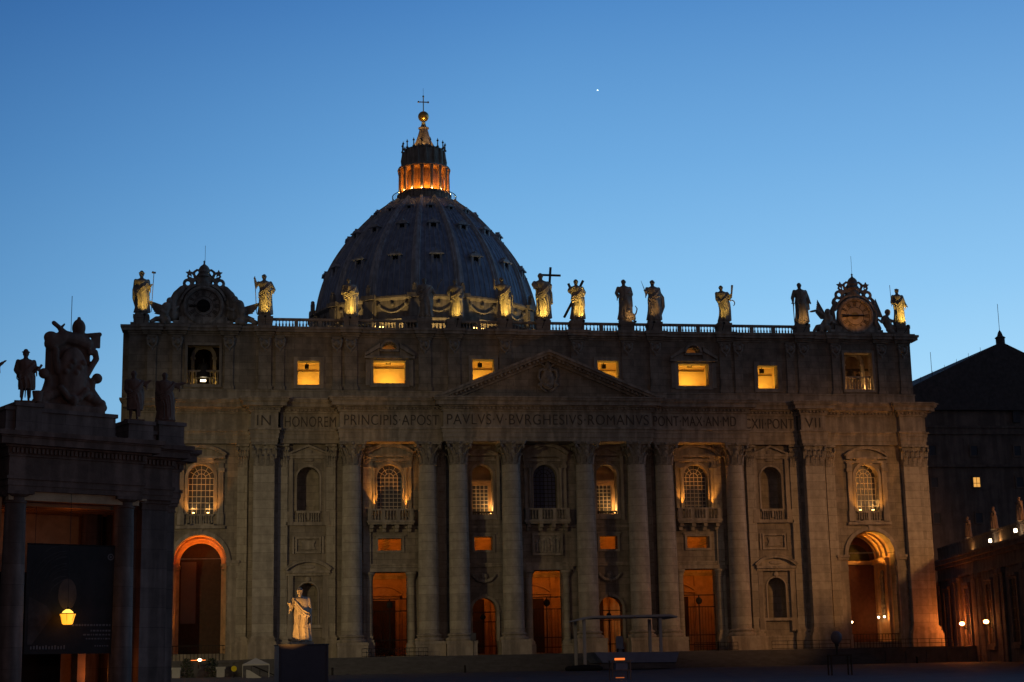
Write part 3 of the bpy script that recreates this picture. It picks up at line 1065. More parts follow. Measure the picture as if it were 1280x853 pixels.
def balcony(x, hw, z0, z1, d, parent, brackets=4):
    mb = MB()
    mb.box(x - hw - .15, x + hw + .15, -d - .15, -.004, z0 + .25, z0 + .5)
    mb.box(x - hw, x + hw, -d, -.004, z0, z0 + .25)
    bl = mb.build('balcony', 'trim', parent)
    mb = MB()
    for i in range(brackets):
        xx = x - hw + .5 + (2 * hw - 1) * i / (brackets - 1)
        mb.prism([(xx - .25, z0 - .9), (xx + .25, z0 - .9), (xx + .25, z0 - .003), (xx - .25, z0 - .003)], -d * .45, -.005)
        mb.prism([(xx - .25, z0 - .45), (xx + .25, z0 - .45), (xx + .25, z0 - .003), (xx - .25, z0 - .003)], -d * .85, -d * .45 - .003)
    mb.build('bracket', 'trim', bl)
    mb = MB()
    mb.box(x - hw, x + hw, -d, -d + .35, z1 - .22, z1)
    mb.box(x - hw, x + hw, -d, -d + .35, z0 + .5, z0 + .62)
    for xx in (x - hw + .25, x - hw / 3, x + hw / 3, x + hw - .25):
        mb.box(xx - .25, xx + .25, -d + .02, -d + .33, z0 + .62, z1 - .22)
    n = int(hw * 2 / .4)
    for i in range(n):
        xx = x - hw + 2 * hw * (i + .5) / n
        mb.lathe([(.07, z0 + .62), (.14, z0 + .85), (.05, z0 + 1.2), (.1, z1 - .22)], xx, -d + .17, 6)
    for q in (-1, 1):
        a, b = sorted((x + q * hw, x + q * (hw - .3)))
        mb.box(a, b, -d + .36, -.005, z1 - .22, z1)
        for i in range(3):
            mb.lathe([(.07, z0 + .5), (.14, z0 + .85), (.05, z0 + 1.2), (.1, z1 - .22)], x + q * (hw - .15), -d + .55 + i * .33, 6)
    mb.build('baluster_rail', 'trim', bl)
    return bl

def uplight(x, y, z, en, parent, tgt, colr=WARM, spot=110, glass=True):
    mb = MB()
    mb.box(x - .16, x + .16, y - .12, y + .12, z - .12, z + .06)
    f = mb.build('floodlamp', 'iron', parent)
    if glass:
        mb = MB()
        mb.box(x - .14, x + .14, y - .10, y + .10, z + .062, z + .16)
        mb.build('lamp_glass', 'bulb', f)
    lamp('SPOT', 'flood_beam', (x, y, z + .25), en, colr, .1, tgt, spot, .7, parent=f)

for s_ in (-1, 0, 1):        # windows with balconies under curved pediments
    x = s_ * XW
    hw = 1.7 if s_ else 1.65
    mb = MB()
    archivolt(mb, x, hw, 25.6 - hw, 19.5, 0, .38, .22)
    for q in (-1, 1):
        mb.box(x + q * 2.62 - .3, x + q * 2.62 + .3, -.35, -.004, 18.0, 26.0)
        mb.box(x + q * 2.62 - .4, x + q * 2.62 + .4, -.5, -.004, 25.1, 25.5)
        mb.box(x + q * 2.62 - .38, x + q * 2.62 + .38, -.5, -.004, 18.0, 18.6)
    mb.box(x - 3.05, x + 3.05, -.45, -.003, 26.0, 26.35)
    mb.box(x - 3.1, x - 1.9, -.62, -.003, 26.35, 26.6)
    mb.box(x + 1.9, x + 3.1, -.62, -.003, 26.35, 26.6)
    seg_ped(mb, x, 3.0, 26.6, 1.15, 0, .75)
    wn = mb.build('balcony_window', 'trim', B)
    for q in (-1, 1):       # small engaged columns beside the glass
        mb = MB()
        mb.lathe([(.3, 19.4), (.3, 19.6), (.22, 19.7), (.2, 24.4), (.3, 24.9), (.36, 25.1)], x + q * 2.15, -.42, 12)
        smooth_by_angle(mb.build('colonnette', 'trim', wn))
    sash(x, .9, hw, 19.5, 25.6, 6, 8, wn, 'blueglass' if s_ == 0 else 'glass', 'mullion' if s_ else 'iron')
    balcony(x, 3.05, 17.4, 19.5, 1.6, wn)
    if s_:
        for q in (-1, 1):
            uplight(x + q * 2.15, -1.25, 19.25, 1000, wn, (x + q * 1.3, -.35, 27.0), ORANGE, 74)
    # dark room behind the glass
    room(x - 2.3, x + 2.3, 1.6, 3.5, 19.2, 26.0, 'dark', wn, 'window_recess')

for s_ in (-1, 1):           # narrow windows set in a deep lit recess
    x = s_ * XV
    mb = MB()
    tri_ped(mb, x, 2.1, 26.8, 1.0, 0, .5)
    mb.box(x - 1.9, x + 1.9, -.3, -.003, 26.1, 26.4)
    mb.box(x - 1.6, x + 1.6, -.42, -.003, 26.4, 26.6)
    archivolt(mb, x, 1.45, 24.15, 18.8, 0, .3, .15)
    for q in (-1, 1):
        mb.box(x + q * 2.15 - .2, x + q * 2.15 + .2, -.3, -.004, 18.0, 26.8)
    mb.box(x - 1.9, x + 1.9, -.3, -.004, 18.1, 18.78)
    wn = mb.build('recessed_window', 'trim', B)
    mb = MB()
    for z in (23.0, 23.35):
        mb.box(x - 1.45, x + 1.45, 1.9 - (z - 23) * .6, 2.4, z, z + .33)
    mb.box(x - 2.2, x - 1.1, 2.05, 2.5, 18.8, 23.0)
    mb.box(x + 1.1, x + 2.2, 2.05, 2.5, 18.8, 23.0)
    mb.build('inner_frame', 'stucco', wn)
    room(x - 2.4, x + 2.4, 1.6, 3.2, 18.6, 26.4, 'stucco', wn, 'loggia_interior')
    mb = MB()
    mb.box(x - 1.1, x + 1.1, 2.5, 2.55, 18.8, 23.0)
    mb.build('pane', 'glass', wn)
    mb = MB()
    for i in range(5):
        xx = x - 1.1 + 2.2 * i / 4
        mb.box(xx - .04, xx + .04, 2.4, 2.49, 18.8, 23.0)
    for i in range(8):
        zz = 18.9 + 4.1 * i / 8
        mb.box(x - 1.1, x + 1.1, 2.39, 2.48, zz - .035, zz + .035)
    mb.build('glazing_bars', 'mullion', wn)
    mb = MB()
    mb.box(x - 1.45, x + 1.45, .15, .4, 19.0, 19.25)
    for i in range(8):
        xx = x - 1.3 + 2.6 * i / 7
        mb.lathe([(.06, 18.0), (.1, 18.3), (.05, 18.7), (.08, 19.0)], xx, .28, 6)
    mb.build('baluster_rail', 'iron', wn)
    uplight(x + 1.15, .95, 18.95, 330, wn, (x + .9, 1.6, 25.0), WARM, 130)
    lamp('POINT', 'recess_lamp', (x + .9, 1.2, 19.6), 60, WARM, .1, parent=wn)

for s_ in (-1, 1):           # end-bay windows
    x = s_ * XE
    mb = MB()
    archivolt(mb, x, 1.7, 23.9, 19.0, 0, .4, .2)
    for q in (-1, 1):
        mb.box(x + q * 2.55 - .35, x + q * 2.55 + .35, -.35, -.004, 17.7, 25.8)
        mb.box(x + q * 2.55 - .45, x + q * 2.55 + .45, -.45, -.004, 17.6, 19.1)
        mb.box(x + q * 2.65 - .4, x + q * 2.65 + .4, -.55, -.004, 24.6, 25.1)
    mb.box(x - 3.1, x + 3.1, -.42, -.003, 25.8, 26.1)
    mb.box(x - 1.6, x + 1.6, -.55, -.003, 26.1, 26.35)
    seg_ped(mb, x, 3.05, 26.35, 1.1, 0, .7)
    mb.box(x - 1.7, x + 1.7, -.3, -.004, 18.8, 19.0)
    mb.box(x - 2.1, x + 2.1, -.25, -.004, 17.5, 17.75)
    mb.box(x - 3.2, x + 3.2, -.5, -.003, 17.1, 17.5)
    n = 9
    for i in range(n):
        if i == 4:
            mb.box(x - .2, x + .2, -.28, -.02, 17.75, 18.8)
        else:
            mb.lathe([(.07, 17.75), (.13, 18.0), (.05, 18.4), (.09, 18.8)], x - 1.5 + 3.0 * i / (n - 1), -.15, 6)
    wn = mb.build('arched_window', 'trim', B)
    sash(x, 1.1, 1.7, 19.0, 25.6, 6, 6, wn, 'glass')
    room(x - 2.4, x + 2.4, 1.6, 3.8, 18.8, 26.2, 'dark', wn, 'window_recess')
    for q in (-1, 1):
        uplight(x + q * .95, .62, 19.15, 120 if (q * s_ > 0) else 60, wn, (x + q * 1.6, .6, 25.0), WARM, 140)
        uplight(x + q * 1.5, -1.2, 17.7, 1200, wn, (x + q * 1.2, -.3, 26.5), ORANGE, 66, False)

# --- niches
def niche(x, hw, z0, z1, parent, y=0):
    zs = z1 - hw
    mb = MB()
    n = 14
    for i in range(n):
        a0, a1 = PI * i / n, PI * (i + 1) / n
        p = lambda a, z: (x + hw * math.cos(a), y + 1.58 + (hw * .3) * math.sin(a) * 1.0, z)
        mb.face([p(a0, z0), p(a1, z0), p(a1, zs), p(a0, zs)])
        for k in range(5):
            e0, e1 = PI / 2 * k / 5, PI / 2 * (k + 1) / 5
            pp = lambda a, e: (x + hw * math.cos(a) * math.cos(e), y + 1.58 + hw * .3 * math.sin(a) * math.cos(e), zs + hw * math.sin(e))
            mb.face([pp(a0, e0), pp(a1, e0), pp(a1, e1), pp(a0, e1)])
    mb.face([(x - hw, y + 1.58, z0)] + [(x + hw * math.cos(PI - PI * i / n), y + 1.58 + hw * .3 * math.sin(PI * i / n), z0) for i in range(n + 1)])
    bmesh.ops.remove_doubles(mb.b, verts=mb.b.verts, dist=.001)
    o = mb.build('niche_shell', 'stone', parent)
    smooth_by_angle(o)
for s_ in (-1, 1):
    x = s_ * XN
    mb = MB()
    mb.arc(x, 23.8, 1.5, 1.75, 0, PI, -.12, -.003, 16)
    for q in (-1, 1):
        mb.box(x + q * 1.62 - .12, x + q * 1.62 + .12, -.12, -.003, 19.4, 23.8)
        mb.box(x + q * 2.35 - .3, x + q * 2.35 + .3, -.3, -.004, 18.6, 26.4)
        mb.box(x + q * 2.4 - .4, x + q * 2.4 + .4, -.42, -.004, 17.9, 19.3)
    mb.box(x - 2.9, x + 2.9, -.38, -.003, 26.4, 26.75)
    tri_ped(mb, x, 2.85, 26.75, 1.25, 0, .55)
    mb.ball((x, -.15, 27.3), .5, 8, (1.2, .4, .8))
    mb.ball((x, -.15, 26.2), .45, 8, (1.6, .4, .5))
    mb.box(x - 1.6, x + 1.6, -.3, -.004, 19.1, 19.38)
    mb.box(x - 2.9, x + 2.9, -.45, -.003, 17.45, 17.9)
    mb.box(x - .16, x + .16, -.28, -.01, 18.2, 19.1)
    for q in (-1, 1):
        for i in range(4):
            mb.lathe([(.08, 17.9), (.14, 18.2), (.06, 18.7), (.1, 19.1)], x + q * (.42 + .32 * i), -.15, 6)
    nc = mb.build('niche', 'trim', B)
    niche(x, 1.5, 19.45, 25.3, nc)
    mb = MB()
    frame(mb, x - 1.45, x + 1.45, 14.0, 15.7, 0, .25, .25)
    mb.prism([(x - 1.0, 14.25), (x + 1.0, 14.25), (x + .75, 14.85), (x + 1.0, 15.45), (x - 1.0, 15.45), (x - .75, 14.85)], -.18, -.004)
    for q in (-1, 1):
        mb.box(x + q * 1.95 - .12, x + q * 1.95 + .12, -.2, -.003, 13.7, 16.0)
    mb.build('panel', 'trim', B)
    mb = MB()
    mb.arc(x, 8.6, 1.3, 1.5, 0, PI, -.15, -.003, 16)
    for q in (-1, 1):
        mb.box(x + q * 1.4 - .1, x + q * 1.4 + .1, -.15, -.003, 4.4, 8.6)
        mb.box(x + q * 2.3 - .35, x + q * 2.3 + .35, -.4, -.004, 3.6, 10.8)
        mb.box(x + q * 2.3 - .42, x + q * 2.3 + .42, -.5, -.004, 2.6, 4.0)
    mb.box(x - 2.85, x + 2.85, -.5, -.003, 10.8, 11.15)
    seg_ped(mb, x, 2.85, 11.15, 1.15, 0, .75)
    mb.box(x - 2.75, x + 2.75, -.45, -.003, 4.0, 4.38)
    mb.ball((x, -.2, 10.35), .35, 8, (1, .5, 1))
    mb.ball((x, -.25, 11.95), .5, 8, (2.0, .5, .6))
    nc = mb.build('niche', 'trim', B)
    niche(x, 1.3, 4.4, 9.9, nc)

# --- small lights between the storeys, relief over the middle door
for x, hw, z0, z1 in ((-XW, 1.6, 14.05, 15.65), (XW, 1.6, 14.05, 15.65), (-XV, 1.25, 14.0, 15.8), (XV, 1.25, 14.0, 15.8)):
    mb = MB()
    frame(mb, x - hw, x + hw, z0, z1, 0, .3, .2)
    mb.box(x - hw - .5, x + hw + .5, -.3, -.003, z1 + .32, z1 + .5)
    mb.build('mezzanine_window', 'trim', B)
mb = MB()
frame(mb, -1.7, 1.9, 13.5, 15.9, 0, .3, .4)
rl = mb.build('relief', 'trim', B)
mb = MB()
mb.box(-1.8, 2.0, -.1, 0.05, 13.4, 16.0)
rd = random.Random(3)
for i in range(8):
    xx = -1.35 + .42 * i
    h_ = rd.uniform(1.3, 1.7)
    capsule(mb, (xx, -.12, 13.75), (xx + rd.uniform(-.1, .1), -.16, 13.75 + h_ * .75), .16, .19)
    mb.ball((xx, -.2, 13.75 + h_ * .95), .15, 7)
    capsule(mb, (xx, -.25, 14.7), (xx + rd.choice((-.35, .35)), -.3, 14.7 + rd.uniform(-.2, .3)), .08)
place('carved_figures', remeshed(mb, .06), 'orn', rl)

# --- doors on the portico
def small_col(mb, x, y, z0, z1, r):
    mb.lathe([(r * 1.5, z0), (r * 1.5, z0 + .3), (r * 1.15, z0 + .5), (r, z0 + .6), (r * .9, z1 - 1.1), (r * 1.05, z1 - 1.0), (r * 1.0, z1 - .9), (r * 1.35, z1 - .35), (r * 1.6, z1 - .25), (r * 1.6, z1)], x, y, 14)
for x, hw, top in ((-XW, 2.3, 11.15), (0, 2.05, 11.2), (XW, 2.3, 11.15)):
    mb = MB()
    mb.box(x - hw - 1.5, x + hw + 1.5, -.5, -.006, top + .05, top + .55)
    dr = mb.build('doorway', 'trim', B)
    mb = MB()
    for q in (-1, 1):
        small_col(mb, x + q * (hw + .55), -.1, 1.4, top, .5)
        mb.box(x + q * (hw + .55) - .75, x + q * (hw + .55) + .75, -.85, .4, .01, 1.4)
    smooth_by_angle(mb.build('small_column', 'shaft', dr))
    mb = MB()
    y = .8
    for z in (.9, 2.2, 6.0, 7.6):
        mb.box(x - hw, x + hw, y, y + .1, z, z + .13)
    for i in range(int(hw * 2 / .42)):
        xx = x - hw + .42 * (i + .5)
        mb.box(xx - .02, xx + .02, y + .02, y + .06, .2, 6.0)
    for i in range(3):
        xx = x - hw + hw * i
        mb.box(xx - .07, xx + .07, y, y + .1, .2, 7.6)
    mb.ball((x + .0, y, 6.9), .45, 8, (1, .3, 1.1))
    mb.build('iron_gate', 'iron', dr)
for x in (-XV, XV):
    mb = MB()
    archivolt(mb, x, 1.65, 5.95, .2, 0, .35, .25)
    mb.box(x - 2.1, x - 1.6, -.35, -.005, 5.7, 5.95)
    mb.box(x + 1.6, x + 2.1, -.35, -.005, 5.7, 5.95)
    dr = mb.build('doorway', 'trim', B)
    mb = MB()   # garland over the arch
    chain(mb, [(x - 1.5, -.2, 10.6), (x - .9, -.25, 10.0), (x, -.3, 9.75), (x + .9, -.25, 10.0), (x + 1.5, -.2, 10.6)], .26, .22)
    mb.ball((x, -.25, 10.5), .5, 8, (1, .5, 1))
    place('garland', remeshed(mb, .08), 'orn', dr)
    mb = MB()
    y = .8
    for z in (1.2, 4.4, 5.7):
        mb.box(x - 1.65, x + 1.65, y, y + .1, z, z + .12)
    for i in range(8):
        xx = x - 1.6 + 3.2 * i / 7
        mb.box(xx - .02, xx + .02, y + .02, y + .06, .2, 4.4)
    mb.box(x - .06, x + .06, y, y + .1, .2, 5.7)
    mb.ball((x - .1, y, 5.1), .36, 8, (1, .3, 1))
    mb.build('iron_gate', 'iron', dr)

# --- portico behind the doors: vaulted, orange lit, with the inner church doors
mb = MB()
mb.box(-40, 40, 13.5, 14.2, 0, 16.9)
mb.box(-40, -39.5, 1.61, 13.5, 0, 16.9)
mb.box(39.5, 40, 1.61, 13.5, 0, 16.9)
mb.box(-40, 40, 3.0, 13.5, -.1, .01)
pt = mb.build('portico', 'stucco', B)
mb = MB()
n = 12
VP = lambda t, r=0: (13.45 - r - (8.0 - r) * math.sin(t * PI / 2) ** 1.0, 11.6 + (5.1 - r) * (1 - math.cos(t * PI / 2))) if t <= 1 else (5.45 - (t - 1) * 3.85, 16.7 - r)
VP = lambda t, r=0: ((5.45 + (8.0 - r) * math.cos(t * PI / 2), 11.6 + (5.1 - r) * math.sin(t * PI / 2)) if t <= 1 else (5.45 - (t - 1) * 3.85, 16.7 - r))
tv = [i / 12 for i in range(13)] + [2.0]
for t0, t1 in zip(tv, tv[1:]):
    (ya, za), (yb, zb) = VP(t0), VP(t1)
    mb.face([(-40, ya, za), (40, ya, za), (40, yb, zb), (-40, yb, zb)])
mb.build('vault', 'stucco', pt)
mb = MB()
for i in range(-12, 13):
    x = i * 3.05
    for t0, t1 in zip(tv, tv[1:]):
        (ya, za), (yb, zb) = VP(t0, .3), VP(t1, .3)
        mb.face([(x - .3, ya, za), (x + .3, ya, za), (x + .3 + .8, yb, zb), (x - .3 + .8, yb, zb)])
mb.box(-39.5, 39.5, 13.1, 13.5, 11.0, 11.6)
mb.box(-39.5, 39.5, 12.8, 13.5, 11.4, 11.7)
mb.build('vault_rib', 'trim', pt)
for x in (-XW, -XV, 0, XV, XW):
    mb = MB()
    frame(mb, x - 1.9, x + 1.9, .4, 8.0, 13.5, .5, .35)
    for q in (-1, 1):
        mb.box(x + q * 3.3 - .4, x + q * 3.3 + .4, 13.15, 13.49, .1, 11.0)
    seg_ped(mb, x, 2.8, 8.6, 1.0, 13.5, .6)
    dd = mb.build('inner_doorway', 'stucco', pt)
    mb = MB()
    mb.box(x - 1.9, x + 1.9, 13.3, 13.45, .1, 8.0)
    for a in range(2):
        for b_ in range(4):
            mb.box(x - 1.7 + a * 1.8, x - .1 + a * 1.8, 13.22, 13.3, .5 + b_ * 1.9, 2.1 + b_ * 1.9)
    mb.build('door_leaf', 'wood', dd)
for x in (-30, -XW, -XV, 0, XV, XW, 30):
    mb = MB()
    mb.box(x - .5, x + .5, 2.4, 2.6, 11.2, 11.32)
    fx = mb.build('cornice_light', 'iron', pt)
    lamp('AREA', 'cornice_beam', (x, 3.2, 11.3), 250, DEEP, 1.2, (x, 8.5, 16.0), parent=fx)
    lamp('POINT', 'portico_lamp', (x + 3.5, 6.0, 12.5), 12, DEEP, .3, parent=fx)

# --- the two end passages under round arches
for s_ in (-1, 1):
    x = s_ * XE
    mb = MB()
    archivolt(mb, x, 3.45, 12.85, 12.3, 0, .55, .3)
    for q in (-1, 1):
        mb.box(x + q * 4.25 - .8, x + q * 4.25 + .8, -.45, -.004, 12.2, 12.55)
        mb.box(x + q * 4.25 - .9, x + q * 4.25 + .9, -.6, -.004, 12.55, 12.9)
        mb.box(x + q * 4.25 - .6, x + q * 4.25 + .6, -.25, -.003, 1.2, 12.2)
        mb.box(x + q * 4.25 - .7, x + q * 4.25 + .7, -.35, -.005, 10.6, 11.3)
        mb.box(x + q * 4.25 - .75, x + q * 4.25 + .75, -.4, -.006, 0.0, 1.2)
    frame(mb, x - 5.0, x + 5.0, 13.2, 16.9, 0, .06, .06)
    ar = mb.build('archway', 'trim', B)
    YE = 7.6
    mb = MB()
    for q in (-1, 1):
        a, b = sorted((x + q * 3.45, x + q * 4.0))
        mb.box(a, b, 1.61, YE, -.0, 12.85)
    n = 16
    for i in range(n):
        a0, a1 = PI * i / n, PI * (i + 1) / n
        mb.face([(x + 3.45 * math.cos(a0), 1.6, 12.85 + 3.45 * math.sin(a0)), (x + 3.45 * math.cos(a1), 1.6, 12.85 + 3.45 * math.sin(a1)),
                 (x + 3.45 * math.cos(a1), YE, 12.85 + 3.45 * math.sin(a1)), (x + 3.45 * math.cos(a0), YE, 12.85 + 3.45 * math.sin(a0))])
    mb.box(x - 4, x + 4, .2, YE, -.05, .9)
    mb.build('passage', 'stucco', ar)
    mb = MB()
    mb.box(x - 4, x + 4, YE, YE + .5, 0, 17)
    mb.build('passage_end', 'redwall' if s_ > 0 else 'wood', ar)
    if s_ < 0:      # inner ring of the vault
        mb = MB()
        mb.arc(x, 12.85, 2.75, 3.43, 0, PI, 4.7, 5.2, 20)
        for q in (-1, 1):
            a, b = sorted((x + q * 3.43, x + q * 2.75))
            mb.box(a, b, 4.7, 5.2, .9, 12.85)
        mb.build('inner_ring', 'stucco', ar)
        lamp('POINT', 'ring_light', (x, 2.9, 13.6), 30, (1, .24, .025), .2, parent=ar)
    if s_ > 0:
        mb = MB()
        mb.arc(x + .4, 12.6, .01, 2.3, 0, PI, YE - .1, YE - .01, 16)
        mb.build('end_lunette', 'dark', ar)
    mb = MB()
    for y in (2.6, 4.4, 6.4):
        mb.arc(x, 12.85, 3.15, 3.44, 0, PI, y, y + .45, 16)
    for q in (-1, 1):
        a, b = sorted((x + q * 3.45, x + q * 2.9))
        mb.box(a, b, 2.2, YE - .1, 11.9, 12.3)
        a, b = sorted((x + q * 3.45, x + q * 2.7))
        mb.box(a, b, 2.2, YE - .1, 12.3, 12.65)
        a, b = sorted((x + q * 3.45, x + q * 3.1))
        for y in (2.3, 6.4):
            mb.box(a, b, y, y + .8, .9, 11.9)
    if s_ > 0:
        mb.box(x - 3.4, x + 3.4, YE - .5, YE - .101, 12.0, 12.5)
    mb.build('passage_rib', 'stucco', ar)
    mb = MB()   # low railing across the passage
    for q in range(15):
        mb.box(x - 3.3 + .46 * q, x - 3.24 + .46 * q, -.1, -.04, .95 - 1.0 + .02, 1.9)
    mb.box(x - 3.4, x + 3.4, -.12, -.02, 1.9, 2.0)
    mb.build('passage_rail', 'iron', ar)
    if s_ > 0:
        for q, y in ((-1, 4.6), (1, 4.6)):     # figures in relief on the side walls
            mb = MB()
            xx = x + q * 3.2
            rd = random.Random(int(y * 10))
            for k in range(9):
                z = 4.6 + k * .75
                mb.ball((xx, y + rd.uniform(-.25, .25), z), .38, 7, (.7, 1.1, 1.2))
            chain(mb, [(xx, y, 4.4), (xx, y + .3, 6), (xx, y - .2, 8), (xx, y + .1, 10.5)], .3, .2)
            place('wall_relief', remeshed(mb, .09), 'orn', ar)
        for lx, ly, lz, en in ((x - 3.3, 1.2, 3.9, 16), (x - 2.6, 2.2, 3.7, 60), (x + 2.75, 3.4, 4.4, 130), (x + 2.75, 5.6, 4.4, 90)):
            mb = MB()
            mb.ball((lx, ly, lz), .15, 8)
            mb.build('lamp_globe', M['bulbw'], ar)
            lamp('POINT', 'globe_light', (lx - .25 * (1 if lx > x else -1), ly - .2, lz), en * .5, ORANGE, .12, parent=ar)
        lamp('SPOT', 'vault_flood', (x - 2.2, 4.0, 12.8), 2600, (1, .42, .05), .3, (x + 2.6, 3.0, 14.8), 75, parent=ar)
        lamp('SPOT', 'vault_flood', (x + 2.4, 6.6, 12.8), 1000, (1, .42, .05), .3, (x - 3.0, 6.8, 14.0), 70, parent=ar)
        lamp('POINT', 'passage_glow', (x, 5, 8), 8, DEEP, .3, parent=ar)
    else:
        lamp('AREA', 'vault_flood', (x, 2.8, 12.4), 420, (1, .22, .02), .5, (x, 2.4, 16.2), parent=ar)
        lamp('POINT', 'passage_glow', (x + 2.0, 4.5, 7), 2.5, (1, .14, .04), .3, parent=ar)
        mb = MB()
        mb.box(x - 2.6, x - .6, 6.5, 6.6, 5.0, 13.2)
        mb.build('blue_hanging', 'panel', ar)
        lamp('POINT', 'jamb_light', (x - 3.1, .7, 5.5), 26, ORANGE, .1, parent=ar)
        lamp('POINT', 'jamb_light', (x - 3.1, .7, 9.5), 22, ORANGE, .1, parent=ar)

# ---------------------------------------------------------------- the great dome
DY = 145.0
def dome_r(z):
    tab = [(72, 25.6), (77.3, 25.2), (80.9, 24.5), (84, 23.6), (86.6, 22.6), (89.5, 21.1), (92.3, 19.3), (95.3, 17.0), (98.0, 14.6), (100, 12.7), (102, 10.4), (103.4, 8.5), (104.4, 7.0)]
    for (za, ra), (zb, rb) in zip(tab, tab[1:]):
        if z <= zb:
            t = (z - za) / (zb - za)
            return ra + (rb - ra) * t
    return tab[-1][1]
zs_ = [77.3 + (104.4 - 77.3) * (1 - (1 - i / 26) ** 1.6) for i in range(27)]
def rsm(z):
    return (dome_r(max(77.3, z - 1.2)) + 2 * dome_r(z) + dome_r(min(104.4, z + 1.2))) / 4
mb = MB()
n = 128
rings = []
for z in zs_:
    rings.append([mb.b.verts.new((rsm(z) * math.cos(2 * PI * i / n) * (1), DY + rsm(z) * math.sin(2 * PI * i / n), z)) for i in range(n)])
for k in range(len(rings) - 1):
    for i in range(n):
        j = (i + 1) % n
        mb.b.faces.new((rings[k][i], rings[k][j], rings[k + 1][j], rings[k + 1][i]))
DOME = mb.build('dome', 'lead', B, smooth=True)
def dome_frame(a, z):
    r = rsm(z)
    dz = .4
    tn = Vector(((rsm(z + dz) - rsm(z - dz)), 0, 2 * dz)).normalized()
    c_, s2 = math.cos(a), math.sin(a)
    P = Vector((r * c_, DY + r * s2, z))
    T = Vector((tn.x * c_, tn.x * s2, tn.z))
    S = Vector((-s2, c_, 0))
    N = S.cross(T).normalized()
    if N.dot(Vector((c_, s2, 0))) < 0:
        N = -N
    return P, T, S, N
def strip(mb, a, zl, hw0, hw1, pr, off=0):
    prev = None
    for i, z in enumerate(zl):
        P, T, S, N = dome_frame(a, z)
        t = i / (len(zl) - 1)
        hw = hw0 + (hw1 - hw0) * t
        q = [P + S * (off * (1 - .7 * t) - hw) - N * .1, P + S * (off * (1 - .7 * t) - hw * .8) + N * pr, P + S * (off * (1 - .7 * t) + hw * .8) + N * pr, P + S * (off * (1 - .7 * t) + hw) - N * .1]
        q = [mb.b.verts.new(v) for v in q]
        if prev:
            for k in range(3):
                mb.b.faces.new((prev[k], prev[k + 1], q[k + 1], q[k]))
        prev = q
for k in range(16):
    a = -PI / 2 + (k + .5) * PI / 8
    if math.sin(a) > .5:
        continue
    mb = MB()
    strip(mb, a, zs_, 1.15, .42, .35)
    strip(mb, a, zs_, .6, .22, .5)
    strip(mb, a, zs_, .22, .1, .65)
    mb.build('dome_rib', 'leadrib', DOME)
mb = MB()   # standing seams of the lead sheets
for k in range(16):
    a = -PI / 2 + k * PI / 8
    if math.sin(a) > .5:
        continue
    for off in (-2.6, -1.3, 0, 1.3, 2.6):
        a2 = a + off / 25.0
        strip(mb, a2, zs_[:-2], .06, .04, .09)
mb.build('lead_seams', 'leadrib', DOME)
# dormers
for k in range(16):
    a = -PI / 2 + k * PI / 8
    if math.sin(a) > .4:
        continue
    for z, s in ((85.8, 1.0), (94.4, .9), (100.3, .6)):
        P, T, S, N = dome_frame(a, z)
        mb = MB()
        U = Vector((0, 0, 1))
        F = Vector((math.cos(a), math.sin(a), 0))
        def q(u, f, h):
            return P + S * u * s + F * f * s + U * h * s
        def pb(u0, u1, f0, f1, h0, h1):
            v = [mb.b.verts.new(q(*p)) for p in ((u0, f0, h0), (u1, f0, h0), (u1, f1, h0), (u0, f1, h0), (u0, f0, h1), (u1, f0, h1), (u1, f1, h1), (u0, f1, h1))]
            for f in ((0, 3, 2, 1), (4, 5, 6, 7), (0, 1, 5, 4), (1, 2, 6, 5), (2, 3, 7, 6), (3, 0, 4, 7)):
                mb.b.faces.new([v[i] for i in f])
        pb(-1.15, -.65, -2, .35, -1.3, 1.0)
        pb(.65, 1.15, -2, .35, -1.3, 1.0)
        pb(-1.3, 1.3, -2, .45, -1.6, -1.2)
        pb(-1.6, 1.6, -2.5, .75, .95, 1.25)
        for i in range(6):
            a0, a1 = PI * i / 6, PI * (i + 1) / 6
            v = [mb.b.verts.new(q(r * math.cos(t) * 1.35, f, 1.25 + .6 * r * math.sin(t))) for f in (-2.6, .4) for r, t in ((0.001, a0), (1, a0), (1, a1))]
            mb.b.faces.new(v[:3]); mb.b.faces.new(v[3:]); mb.b.faces.new((v[1], v[2], v[5], v[4]))
        pb(-.2, .2, -.9, .2, 1.9, 2.3)
        dm = mb.build('dormer', 'leadrib', DOME)
        mb = MB()
        pb(-.65, .65, -.9, -.05, -1.19, .94)
        mb.build('dormer_opening', 'dark', dm)
